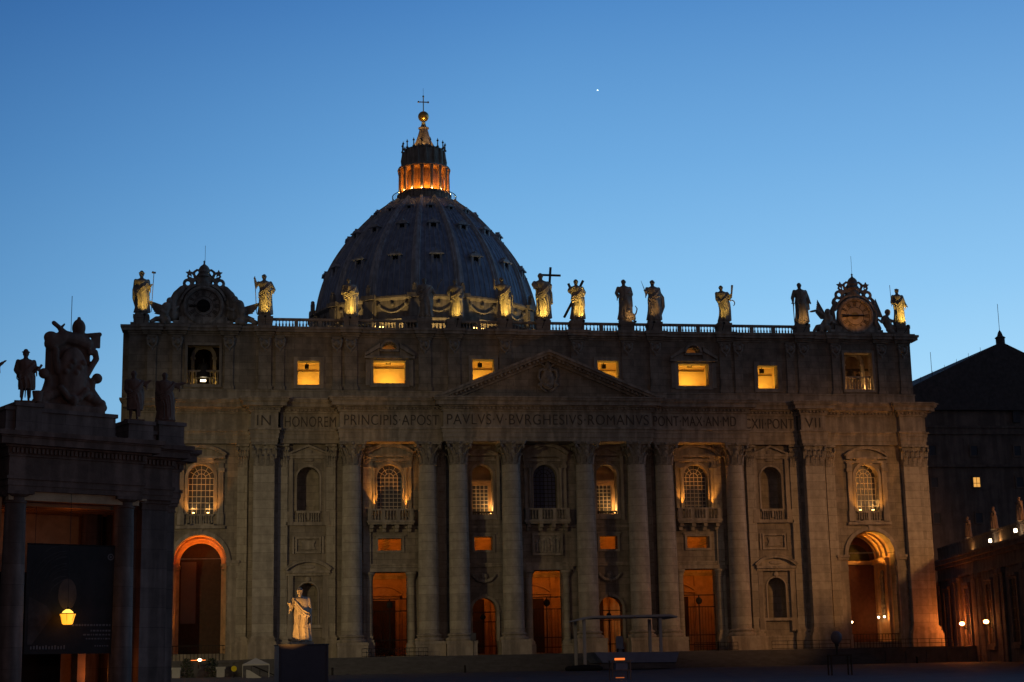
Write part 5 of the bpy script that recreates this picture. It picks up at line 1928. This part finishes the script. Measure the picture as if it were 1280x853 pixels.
# exhibition banner in the bay (a plain dark portrait banner)
BN = thing('banner', 'large dark banner with a faint veiled face hanging between the colonnade columns', 'banner', cw(-.1, .75, -.4), CA)
mb = MB()
mb.box(-3.1, 3.0, 0, .05, 0, 6.85)
mb.build('cloth', 'banner', BN)
M['bn1'] = mat('banner_print_dim', (0.05, 0.042, 0.04), var=.5, scale=1.0)
M['bn2'] = mat('banner_print_face', (0.10, 0.068, 0.055), var=.25, scale=2.0)
mb = MB()
def blobp(cx, cz, rx, rz, y, n=24):
    mb.prism([(cx + rx * math.cos(2 * PI * i / n), cz + rz * math.sin(2 * PI * i / n)) for i in range(n)], y, -.004)
blobp(-.35, 3.75, .62, 1.0, -.012)
mb.build('printed_face', 'bn2', BN)
mb = MB()
rdb = random.Random(5)
for k in range(9):      # printed veil folds
    r = 1.1 + .2 * k
    pts = [(-.45 + (r + .12 * math.sin(3 * t + k)) * math.cos(t), 3.2 + (r * 1.35 + .1 * math.sin(2 * t + 2 * k)) * math.sin(t)) for t in [PI * (.5 + .06 * q) for q in range(8 + k % 3)]]
    pts = [(max(-3.05, x), min(6.8, z)) for x, z in pts]
    for (xa, za), (xb, zb) in zip(pts, pts[1:]):
        wd = .03 + .05 * rdb.random()
        if abs(xa - xb) + abs(za - zb) > .02:
            mb.prism([(xa, za), (xb, zb), (xb, zb + wd), (xa, za + wd)], -.008, -.002)
mb.prism([(-2.9, .6), (-2.6, .6), (-1.3, 2.4), (-1.7, 3.0), (-2.9, 3.6)], -.01, -.003)
mb.build('printed_folds', 'bn1', BN)
mb = MB()
for i, (z, x0) in enumerate(((1.75, .0), (1.4, 1.3), (1.15, .8), (.9, 1.0), (.45, 1.6))):
    x = x0
    rd = random.Random(i)
    while x < 2.6:
        l_ = rd.uniform(.07, .2)
        mb.box(x, x + l_, -.012, -.003, z, z + .12 - .01 * i)
        x += l_ + .07
for i in range(12):
    mb.box(-2.7 + i * .2, -2.6 + i * .2, -.012, -.003, .3, .48 + .03 * (i % 3))
mb.arc(2.55, 6.2, .14, .22, 0, 2 * PI, -.012, -.003, 16)
mb.arc(2.55, 6.2, .0, .08, 0, 2 * PI, -.012, -.003, 10)
mb.build('printed_marks', mat('banner_print_pale', (.14, .13, .13), var=.2), BN)
mb = MB()
mb.tube((-3.1, .03, 6.9), (3.0, .03, 6.9), .05, n=6)
for x in (-2.6, 2.5):
    mb.tube((x, .03, 6.9), (x, .03, 9.3), .015, n=4)
mb.build('rod', 'iron', BN)

LT = thing('lantern', 'glowing amber bucket shaped lantern hanging in front of the dark banner', 'lantern', cw(-.66, .1, 1.42), CA)
mb = MB()
mb.lathe([(.27, 0), (.33, .06), (.43, .45), (.5, .66)], n=20)
smooth_by_angle(mb.build('glass_bowl', 'lantern', LT))
mb = MB()
mb.lathe([(.36, .72), (.3, .82), (.12, .95)], n=16)
mb.build('hot_crown', 'lanterntop', LT)
mb = MB()
mb.lathe([(.52, .665), (.54, .70), (.42, .718)], n=20)
mb.tube((0, 0, .95), (0, 0, 8.3), .018, n=5)
mb.ball((0, 0, 1.02), .08, 6)
for i in range(6):
    a = PI * i / 3
    mb.tube((.28 * math.cos(a), .28 * math.sin(a), .0), (.52 * math.cos(a), .52 * math.sin(a), .67), .012, n=4)
mb.build('frame', 'iron', LT)
lamp('POINT', 'lantern_light', (0, -.7, .3), 5, ORANGE, .3, parent=LT)

# statues on the pavilion
LG = 'statues on the near colonnade'
def cstatue(label, x, y, z, H, rz, **kw):
    t = thing('statue', label, 'statue', cw(x, y, z), CA + rz, LG)
    place('figure', figure(H - .2, voxel=.035, **kw), 'btrim', t, (0, 0, .2))
    plinth(t, 1.25, 1.0, .2, 'btrim')
    return t
t = cstatue('near statue in a short robe against the sky, holding a book, far left', -3.45, 1.5, 15.5, 3.55, -.35, seed=21, short=.24, la=((-.19, 0, .62), (-.12, -.08, .56)), ra=((.17, -.02, .64), (.2, -.1, .66)), wide=1.25, hat='brim')
mb = MB(); mb.bar((.72, -.35, 2.2), (.95, -.35, 2.6), .14, .3); child(t, 'book', mb, 'btrim')
mb = MB(); mb.lathe([(.25, .2), (.36, .85), (.36, .9)], .78, -.05, 12); child(t, 'basket', mb, 'btrim')
t = cstatue('dim statue with a raised elbow, in front of the left corner of the church', 4.5, 2.2, 15.0, 3.6, -.3, seed=22, short=.2, la=((-.16, 0, .62), (-.1, -.1, .58)), ra=((.2, -.04, .74), (.27, -.08, .78)), cloak=(1, .05, .4))
t = cstatue('dark statue stretching one arm out to the right, below the left bell opening', 7.3, 3.2, 15.3, 3.6, -.3, seed=23, la=((-.16, 0, .62), (-.12, -.08, .52)), ra=((.2, -.06, .74), (.36, -.1, .78)), cloak=(-1, .05, .05), wide=1.3)
t = cstatue('statue cut off by the left edge, only its outstretched hand in view', -5.45, 3.9, 15.2, 3.6, -.1, seed=24, la=((-.16, 0, .62), (-.12, -.08, .52)), ra=((.22, -.06, .80), (.38, -.08, .93)))

# coat of arms monument
t = thing('coat_of_arms', 'tall carved shield with scrolls, tiara and keys, silhouetted on top of the colonnade', 'sculpture', cw(-.35, 1.6, 15.25), CA)
mb = MB()
mb.box(-1.45, 1.3, -.1, .9, .4, 4.6)
mb.prism([(-2.0, .4), (1.9, .4), (1.5, 1.4), (1.0, 2.4), (-1.4, 2.4)], -.2, .8)
mb.box(-2.5, 2.3, -.5, .9, -.05, .45)
for q in (-1, 1):
    chain(mb, [(q * 2.3, 0, .5), (q * 1.9, 0, 1.0), (q * 1.45, 0, 1.6), (q * 1.5, 0, 2.2), (q * 1.85, 0, 2.5)], .32, .22)
    mb.ball((q * 1.85, 0, 2.45), .36, 8)
    for k in range(5):
        mb.ball((q * (2.1 - .3 * k), -.2, .7 + .15 * k), .34, 8)
chain(mb, [(1.0, -.3, 2.6), (1.3, -.35, 3.2), (1.6, -.35, 3.7), (1.5, -.35, 4.15), (1.15, -.35, 4.1)], .22, .2)
chain(mb, [(-1.0, -.3, 2.6), (-1.2, -.35, 3.4), (-1.2, -.35, 4.0)], .22, .2)
mb.ball((0, -.35, 2.6), 1.0, 12, (1.02, .35, 1.75))
chain(mb, [(-.9, -.55, 1.5), (-.4, -.6, .9), (0, -.6, .8), (.4, -.6, .9), (.9, -.55, 1.5)], .22)
mb.ball((0, -.55, .75), .35, 8)
for k in range(6):
    mb.ball((-.6 + .24 * k, -.65, 2.6 + .35 * (k % 3)), .2, 7)
mb.ball((-1.45, 0, 4.9), .42, 8, (1.2, 1, 1))
chain(mb, [(-1.4, 0, 4.5), (-.6, -.1, 5.0), (.3, -.1, 4.9), (1.0, -.1, 4.7)], .5, .42)
chain(mb, [(-1.3, 0, 5.9), (-.5, -.1, 5.3), (.8, -.1, 4.6), (1.5, -.1, 4.4)], .16)
chain(mb, [(-.9, 0, 4.4), (.6, -.1, 5.2), (1.9, -.1, 5.45)], .16)
mb.box(1.35, 1.95, -.2, .05, 4.5, 5.3)
mb.ball((.45, 0, 5.75), .45, 10, (1, 1, 1.35))
mb.ball((.45, 0, 6.4), .13, 6)
capsule(mb, (-.9, 0, 5.5), (-.55, 0, 5.9), .12, .07)
place('carving', remeshed(mb, .06), 'btrim', t)
mb = MB()
mb.tube((-.05, .1, 5.3), (-.05, .1, 7.9), .022, n=5)
mb.build('lightning_rod', 'iron', t)

# ================================================================ palace and wing on the right
PL_ = thing('palace', 'dark gabled palace behind the right end of the church with one lit window', 'building', (76, 24, 0))
X0 = 76
mb = MB()
yq = 22.0
mb.prism([(57.5 - X0, -2.1), (100 - X0, -2.1), (100 - X0, 37.9), (59.0 - X0, 37.9), (57.5 - X0, 37.0)], 0 - 2.0, 40)
PW_ = mb.build('wall', 'palace', PL_)
mb = MB()
mb.prism([(56.6 - X0, 37.6), (79.0 - X0, 48.1), (101.4 - X0, 37.6), (101.4 - X0, 37.0), (56.6 - X0, 37.0)], -2.7, 41)
for i in range(9):
    x = 59 + 2.1 * i - X0
    z = 37.6 + (x + X0 - 56.6) * .4688
    mb.tube((x, -1.5, z), (x, -1.5, z + .8), .03, n=4)
RF = mb.build('roof', 'rooftile', PL_)
mb = MB()
mb.lathe([(.75, 47.4), (.75, 48.8), (.9, 48.9), (.5, 49.2), (.3, 49.8), (.05, 50.2)], 79.2 - X0, -1.8, 8)
mb.build('turret', 'rooftile', RF)
mb = MB()
mb.tube((79.2 - X0, -1.8, 50), (79.2 - X0, -1.8, 54.5), .04, n=4)
mb.tube((67.5 - X0, -1.0, 42), (67.5 - X0, -1.0, 46.6), .04, n=4)
mb.build('antenna', 'iron', RF)
mb = MB()
for z in (28.0, 34.2, 37.0):
    mb.box(57.8 - X0, 98 - X0, -2.4, -2.003, z, z + .35)
mb.box(57.8 - X0, 98 - X0, -2.25, -2.004, 33.2, 34.19)
mb.build('string_course', 'palace', PL_)
def pwin(x, z, w_=1.1, h=1.5, lit=False):
    mb = MB()
    frame(mb, x - w_ / 2 - X0, x + w_ / 2 - X0, z - h / 2, z + h / 2, -2.004, .25, .12)
    o = mb.build('window', 'palace', PL_)
    mb = MB()
    mb.box(x - w_ / 2 - X0, x + w_ / 2 - X0, -2.05, -2.006, z - h / 2, z + h / 2)
    mb.build('pane', 'litpane' if lit else 'glass', o)
    if lit:
        mb = MB()
        mb.box(x - .03 - X0, x + .03 - X0, -2.08, -2.051, z - h / 2, z + h / 2)
        mb.box(x - w_ / 2 - X0, x + w_ / 2 - X0, -2.08, -2.052, z - .2, z - .12)
        mb.build('window_bars', 'iron', o)
for x in (66.2, 73.2, 80.5, 88):
    for z in (25.6, 30.6, 20.0):
        pwin(x, z, lit=(x == 73.2 and z == 25.6))
for x in (80.7,):
    mb = MB()
    mb.box(x - .6 - X0, x + .6 - X0, -2.3, -2.005, 36.9 - 1.8, 39.0 - 1.8)
    mb.build('niche', 'step', PL_)

WX, WY = 57.4, -9.0
WA = math.atan2(-.98114827, -.19325648)      # runs towards the viewer
WG = thing('palace_wing', 'long low wing with pilasters and wall lamps, at the right edge beside the church', 'building', (WX, WY, 0), WA)
# local x runs towards the viewer along the wing, local -y ... the face looks to local y = 0 (the square lies at +y side)
def wy(v):          # outward from the face (towards the square) is negative local y
    return v
mb = MB()
mb.box(-22, 60, 0, 14, -3.9, 12.2)
mb.build('wall', 'palace', WG)
mb = MB()
mb.box(-22, 60, -.25, -.003, 9.6, 10.0)
mb.box(-22, 60, -.15, -.002, 10.0, 11.3)
mb.box(-22, 60, -.5, -.004, 11.3, 11.8)
mb.box(-22, 60, -1.0, -.005, 11.8, 12.3)
mb.box(-22, 60, -1.2, 14, 12.3, 12.6)
mb.box(-22, 60, .1, 1.0, 12.6, 14.3)
mb.box(-22, 60, .0, 1.1, 14.3, 14.6)
mb.build('entablature', 'palace', WG)
for i in range(-3, 10):
    for d in (-1.1, 1.1):
        x = 1.0 + i * 12.2 / 1.0 + d
        if x > 58:
            continue
        mb = MB()
        mb.box(x - .75, x + .75, -.35, -.006, -3.5, 9.6)
        mb.box(x - .95, x + .95, -.5, -.007, 8.9, 9.55)
        mb.box(x - .95, x + .95, -.5, -.007, -3.6, -2.6)
        mb.build('pilaster', 'bstone', WG)
for i in range(-2, 5):
    x = -5.2 + i * 12.2
    mb = MB()
    frame(mb, x - 1.5, x + 1.5, .2, 7.9, 0, .35, .25)
    mb.box(x - 2.0, x + 2.0, -.45, -.002, 8.3, 8.65)
    mb.box(x - 2.0, x + 2.0, -.45, -.002, -.6, -.2)
    o = mb.build('window', 'palace', WG)
    mb = MB()
    mb.box(x - 1.5, x + 1.5, -.06, -.004, .2, 7.9)
    mb.build('pane', 'wood', o)
    mb = MB()
    mb.box(x - .06, x + .06, -.12, -.061, .2, 7.9)
    for k in range(5):
        mb.box(x - 1.5, x + 1.5, -.11, -.062, 1.5 + 1.4 * k, 1.58 + 1.4 * k)
    mb.build('window_bars', 'palace', o)
for i, (x, z) in enumerate(((-5.5, 3.1), (7.7, 3.0))):
    t = thing('wall_lamp', ['glowing wall lamp nearest the church on the right wing', 'glowing wall lamp further from the church on the right wing'][i], 'lamp',
              (WX + x * math.cos(WA) - (-.95) * math.sin(WA), WY + x * math.sin(WA) + (-.95) * math.cos(WA), z), WA, 'wall lamps')
    mb = MB()
    mb.ball((0, 0, 0), .34, 10, (1, 1, .8))
    mb.build('globe', 'bulb', t)
    mb = MB()
    mb.tube((0, 0, -.35), (0, .95, -.9), .05, n=6)
    mb.tube((0, 0, -.36), (0, 0, -.26), .14, n=8)
    mb.tube((0, 0, .28), (0, 0, .45), .2, .05, n=8)
    mb.tube((0, .88, -1.3), (0, .88, -.5), .09, n=6)
    mb.build('bracket', 'iron', t)
    lamp('POINT', 'wall_lamp_light', (0, -.45, 0), 900 if i == 0 else 170, (1, .22, .035), .15, parent=t)
# statues along the wing
for i, (x, lab) in enumerate(((-4.0, 'small dim statue on the right wing, nearest the church'), (10.0, 'small dim statue on the right wing between two spotlights'), (22.5, 'small dim statue on the right wing at the very edge of the picture'))):
    t = thing('statue', lab, 'statue', (WX + x * math.cos(WA) + .5 * 1 * math.sin(WA) * -1, WY + x * math.sin(WA) + .5 * math.cos(WA), 14.6), WA, 'statues on the right wing')
    place('figure', figure(2.9, seed=31 + i, voxel=.045, wide=1.3, cloak=(-1 if i == 1 else 1, .08, .2), la=((-.2, -.03, .66), (-.22, -.1, .76)), ra=((.2, 0, .68), (.26, -.06, .8))), 'btrim', t, (0, 0, .2))
    plinth(t, 1.1, .9, .2)
for i, (x, z, e) in enumerate(((11.5, 13.3, 60), (23.8, 13.6, 45), (-3.0, 13.0, 45))):
    t = thing('spotlight', ['bright little spotlight on the ledge of the right wing below the middle statue', 'bright little spotlight at the edge of the picture on the right wing', 'spotlight low on the ledge of the right wing nearest the church'][i], 'spotlight',
              (WX + x * math.cos(WA) - (-.6) * math.sin(WA), WY + x * math.sin(WA) + (-.6) * math.cos(WA), z - .5), WA, 'ledge spotlights')
    mb = MB()
    mb.box(-.22, .22, -.18, .18, -.2, .05)
    mb.tube((0, 0, .05), (0, 0, .2), .05, n=6)
    mb.build('housing', 'iron', t)
    if i < 2:
        mb = MB()
        mb.box(-.17, .17, -.15, .15, .2, .62)
        mb.build('lamp_glass', 'bulbw', t)
    lamp('POINT', 'spot_glow', (2.2, .2, .35), e, WARM, .1, parent=t)

# ================================================================ the square in front
# tall statue of an apostle on its pedestal, left of the stair
t = thing('apostle_statue', 'large marble statue of a robed bearded man with keys, floodlit on a tall boarded pedestal', 'statue', (-34.95, -53, 1.2), .12)
H = 5.35
place('figure', figure(H, seed=41, voxel=.036, la=((-.185, -.02, .66), (-.235, -.11, .70)), ra=((.165, .02, .60), (.135, -.08, .50)), cloak=(1, .05, .06), sway=.03, wide=1.2, sash=-1, turn=-.15), 'marble', t)
mb = MB()
mb.bar((.62, -.55, 2.65), (.66, -.6, 1.75), .1, .1)
mb.box(.5, .72, -.64, -.55, 1.72, 1.98)
mb.bar((.8, -.5, 2.65), (.88, -.55, 1.85), .09, .09)
for i in range(12):
    a = 2 * PI * i / 12
    mb.ball((.66 + .16 * math.cos(a), -.52, 2.75 + .16 * math.sin(a)), .05, 5)
child(t, 'keys', mb, 'iron')
mb = MB()
mb.box(-1.15, 1.15, -.85, .85, -.22, .0)
mb.build('plinth', 'marble', t)
lamp('SPOT', 'statue_flood', (-38.2, -62, -2.4), 8500, (1.0, .45, .10), .12, (-34.9, -53, 5.3), 37, .6)
t = thing('statue_pedestal', 'dark grey boarded pedestal block under the floodlit apostle statue', 'pedestal', (-34.9, -53, -3.0), .12)
mb = MB()
mb.box(-2.45, 2.45, -1.6, 1.6, -.1, 3.85)
mb.box(-2.3, -2.25, -1.66, -1.602, 0, 3.8)
mb.box(2.25, 2.3, -1.66, -1.602, 0, 3.8)
mb.build('boarding', 'panel', t)
mb = MB()
mb.box(-2.5, 2.5, -1.68, 1.65, 3.852, 3.97)
mb.build('top_slab', 'step', t)

# posts and chain fence at the foot of the left arch
for i, x in enumerate((-48.6, -43.25)):
    t = thing('gate_post', ['stone gate post left of the small fire-like light below the left arch', 'stone gate post right of the small fire-like light below the left arch'][i], 'post', (x, -12, -2.1), 0, 'stone gate posts')
    mb = MB()
    mb.box(-.48, .48, -.48, .48, 0, .95)
    mb.build('shaft', 'canvas', t)
    mb = MB()
    mb.box(-.58, .58, -.58, .58, .95, 1.25)
    mb.build('cap', 'canvas', t)
for i, x in enumerate((-47.3, -44.3)):
    t = thing('shrub', ['dark rounded bush inside the left stone gate post', 'dark rounded bush inside the right stone gate post'][i], 'bush', (x, -11, -2.1), 0, 'bushes by the gate')
    mb = MB()
    rd = random.Random(50 + i)
    for k in range(420):
        a, r, z = rd.uniform(0, 2 * PI), rd.random() ** .5 * .95, rd.uniform(0, 2.3)
        r *= math.sqrt(max(.05, 1 - (z / 2.4) ** 3))
        p = Vector((r * math.cos(a), r * math.sin(a), z))
        u = Vector((rd.uniform(-1, 1), rd.uniform(-1, 1), rd.uniform(-1, 1))).normalized() * .11
        v = u.orthogonal().normalized() * .08
        mb.face([p - u, p + v, p + u, p - v])
    mb.build('foliage', mat('leaf_green', (.04, .055, .03), var=.3), t)
    mb = MB()
    mb.tube((0, 0, 0), (0, 0, 1.5), .09, .05, 6)
    mb.build('stem', 'wood', t)
t = thing('flood_lamp', 'small intense orange light on the ground below the left arch', 'lamp', (-46.0, -9.2, 0))
mb = MB()
mb.box(-1.0, .9, -.12, .12, -.12, -.02)
mb.box(-.1, .1, -.1, .1, -1.0, -.12)
mb.build('housing', 'iron', t)
mb = MB()
mb.ball((.15, -.1, .05), .2, 8, (1.2, 1, .8))
mb.build('lamp_glass', M['bulbw'], t)
mb = MB()
mb.box(-.95, .85, -.14, .08, -.018, .05)
mb.build('glow_tube', mat('glow_tube', (.8, .3, .1), emis=(1, .22, .04), es=1.6, var=0), t)
lamp('POINT', 'flood_light', (.1, -.6, .1), 30, (1, .3, .06), .1, parent=t)

t = thing('parasol', 'small white square parasol by the left pier, beside the grey pedestal', 'parasol', (-39.1, -25, -2.2))
mb = MB()
ap = (0, 0, 2.22)
cs = [(-1.5, -1.2, 1.5), (1.5, -1.2, 1.5), (1.5, 1.2, 1.5), (-1.5, 1.2, 1.5)]
for i in range(4):
    a, b_ = cs[i], cs[(i + 1) % 4]
    mb.face([a, b_, ap])
    mb.face([a, b_, (b_[0], b_[1], b_[2] - .14), (a[0], a[1], a[2] - .14)])
mb.build('canopy', 'canvas', t)
mb = MB()
for a in cs:
    mb.tube((a[0], a[1], 0), (a[0], a[1], 1.5), .04, n=6)
mb.build('pole', 'canvas', t)
t = thing('sign', 'small round yellow sign between the left gate posts and the parasol', 'sign', (-41.6, -24, -2.2))
mb = MB()
mb.tube((0, -.02, 1.05), (0, .02, 1.05), .33, n=16)
mb.build('disc', 'yellow', t)
mb = MB()
mb.tube((0, .03, 0), (0, .03, 1.05), .035, n=6)
mb.build('pole', 'iron', t)
t = thing('ramp_board', 'pale slanting board leaning beside the parasol poles', 'board', (-39.6, -26.5, -2.4))
mb = MB()
mb.prism([(-.6, 0), (-.6, 1.1), (-.2, 1.0), (1.4, 0)], -.1, .1)
mb.build('board', 'canvas', t)
t = thing('handrail', 'dark sloping handrail running down between the parasol and the grey pedestal', 'handrail', (-38.6, -22, -2.2))
mb = MB()
for y in (-.8, .8):
    mb.bar((-1.2, y, 1.5), (2.4, y, -.1), .12, .08)
    for k in range(4):
        mb.tube((-1.0 + k * 1.0, y, 1.4 - k * .44), (-1.0 + k * 1.0, y, .0), .03, n=5)
mb.build('rail', 'iron', t)

# white canopy over a platform, right of the middle
t = thing('canopy', 'flat white canopy on poles above a blue platform, right of the middle door', 'canopy', (5.4, -20, -2.1))
mb = MB()
mb.prism([(-6.6, 5.75), (-4.2, 6.4), (5.5, 6.45), (6.4, 6.2), (6.3, 6.0), (5.4, 6.2), (-4.2, 6.15)], -3.2, 3.4)
mb.build('awning', 'canvas', t)
for x in (-5.2, 4.3):
    for y in (-2.6, 2.8):
        mb = MB()
        mb.box(x - .17, x + .17, y - .17, y + .17, 0, 6.05)
        mb.box(x - .35, x + .35, y - .35, y + .35, 0, .3)
        mb.build('pole', 'canvas', t)
t = thing('platform', 'low blue draped platform below the white canopy', 'platform', (6.4, -20, -2.1))
mb = MB()
mb.prism([(-5.2, 2.05), (5.3, 1.9), (4.9, .7), (-4.2, .8)], -3.5, 3.8)
mb.build('skirt', 'bluecloth', t)
mb = MB()
mb.box(-4.4, 4.9, -3.3, 3.7, 0, .7)
mb.build('base', 'step', t)
t = thing('armchair', 'dark high backed seat standing on the platform under the canopy', 'chair', (5.2, -20, -.08))
mb = MB()
mb.box(-.45, .45, .2, .36, .0, 1.75)
mb.prism([(-.45, 1.75), (.45, 1.75), (.3, 1.98), (-.3, 1.98)], .2, .36)
mb.build('backrest', 'bluecloth', t)
mb = MB()
mb.box(-.42, .42, -.45, .19, .42, .58)
mb.build('seat', 'bluecloth', t)
for a in (-.37, .37):
    for b_ in (-.4, .12):
        mb = MB()
        mb.box(a - .05, a + .05, b_ - .05, b_ + .05, 0, .419)
        mb.build('leg', 'wood', t)
t = thing('boulder_cover', 'dark tarpaulin heap at the foot of the left canopy pole', 'tarpaulin', (-.3, -24, -2.2))
mb = MB()
for k in range(7):
    mb.ball((-1.6 + .55 * k, 0, .25), .55, 8, (1.3, 1, .9 - .08 * abs(k - 3)))
place('cover', remeshed(mb, .08), 'dark', t)

# equipment stand with amber strips
t = thing('equipment_stand', 'square frame stand with two glowing amber strips in front of the canopy', 'stand', (-6.3, -70, -3.1))
mb = MB()
for x in (-.95, .75):
    for y in (-.6, .6):
        mb.box(x - .05, x + .05, y - .05, y + .05, 0, 1.75)
for z in (1.65, .9):
    mb.box(-.95, .75, -.64, -.56, z, z + .08)
mb.box(-1.1, .95, -.6, .6, 1.75, 1.82)
mb.build('frame', 'palace', t)
mb = MB()
mb.box(-.65, .25, -.6, -.3, 1.83, 2.02)
mb.build('amber_strip', 'amber', t)
mb = MB()
mb.box(-.6, .15, -.6, -.3, .22, .3)
mb.build('amber_strip', mat('amber_dim', (.6, .25, .1), emis=(1, .22, .04), es=.35, var=0), t)
mb = MB()
mb.box(-.55, .55, -.3, .5, .9, 1.6)
mb.build('cabinet', 'bluecloth', t)

# round headed device on a trestle
t = thing('loudspeaker', 'dark round headed loudspeaker on a post above a trestle, lower right', 'loudspeaker', (14.6, -70, -3.1))
mb = MB()
mb.ball((0, 0, 3.55), .55, 12, (1, .75, 1.1))
mb.tube((0, .2, 3.5), (0, .6, 3.5), .42, .25, 12)
mb.build('head', 'panel', t)
mb = MB()
mb.tube((0, 0, 1.9), (0, 0, 3.1), .1, n=8)
mb.box(-.16, .16, -.1, .1, 2.7, 3.05)
mb.build('post', 'iron', t)
mb = MB()
mb.box(-.85, 1.25, -.5, .5, 1.8, 1.95)
mb.build('top', 'wood', t)
for a, b_ in ((-.8, -.45), (1.15, -.45), (-.8, .45), (1.15, .45)):
    mb = MB()
    mb.box(a - .06, a + .06, b_ - .06, b_ + .06, 0, 1.8)
    mb.build('leg', 'wood', t)

# handrails and barriers
def barrier(x0, x1, y, z, n, label, h=1.1, grp='metal barriers along the terrace'):
    t = thing('barrier', label, 'barrier', ((x0 + x1) / 2, y, z), 0, grp)
    c_ = (x0 + x1) / 2
    mb = MB()
    for zz in (h, h * .55, .12):
        mb.tube((x0 - c_, 0, zz), (x1 - c_, 0, zz), .035, n=5)
    mb.build('rail', 'iron', t)
    mb = MB()
    for i in range(n + 1):
        x = x0 + (x1 - x0) * i / n - c_
        mb.tube((x, 0, 0), (x, 0, h), .03, n=5)
    mb.build('uprights', 'iron', t)
barrier(29, 40, -6.6, .05, 5, 'thin metal barrier in front of the right niche bay')
barrier(-25.5, -17, -6.0, .01, 14, 'close barred metal barrier in front of the left rectangular door')
barrier(40.8, 54.5, -6.95, -.1, 8, 'long thin metal railing across the foot of the right arch', 1.2)
barrier(18.5, 24.5, -6.0, .012, 10, 'metal barrier in front of the right rectangular door')
for i, x in enumerate((-30, -14, 6.5, 43.8)):
    t = thing('bollard', ['short dark bollard on the steps left of all the others', 'short dark bollard before the left pair of great columns', 'short dark bollard near the canopy platform', 'short dark bollard in front of the right arch'][i], 'bollard', (x, -19.5, -2.25), 0, 'bollards')
    mb = MB()
    mb.lathe([(.2, 0), (.2, .1), (.14, .15), (.13, .85), (.17, .9), (.1, 1.0)], n=12)
    mb.build('post', 'iron', t)
# small notice board by an arched door
t = thing('notice_board', 'pale upright notice board beside the left arched door', 'sign', (-10.9, -4.9, 0))
mb = MB()
mb.box(-.35, .35, -.04, .04, 1.9, 2.9)
mb.build('board', 'step', t)
mb = MB()
mb.box(-.04, .04, .04, .08, 0, 2.8)
mb.build('post', 'iron', t)
# evening planet
mb = MB()
d_ = (Vector((236.38, 1000, 453.2)) - Vector((-40.85, -220, -2.0))).normalized() * 9000
mb.ball((0, 0, 0), 2.7, 8, (1.4, 1, .9))
o = mb.build('planet', 'planet', None, tuple(Vector((-40.85, -220, -2.0)) + d_))
tag(o, 'tiny bright evening planet alone high in the blue sky', 'planet')
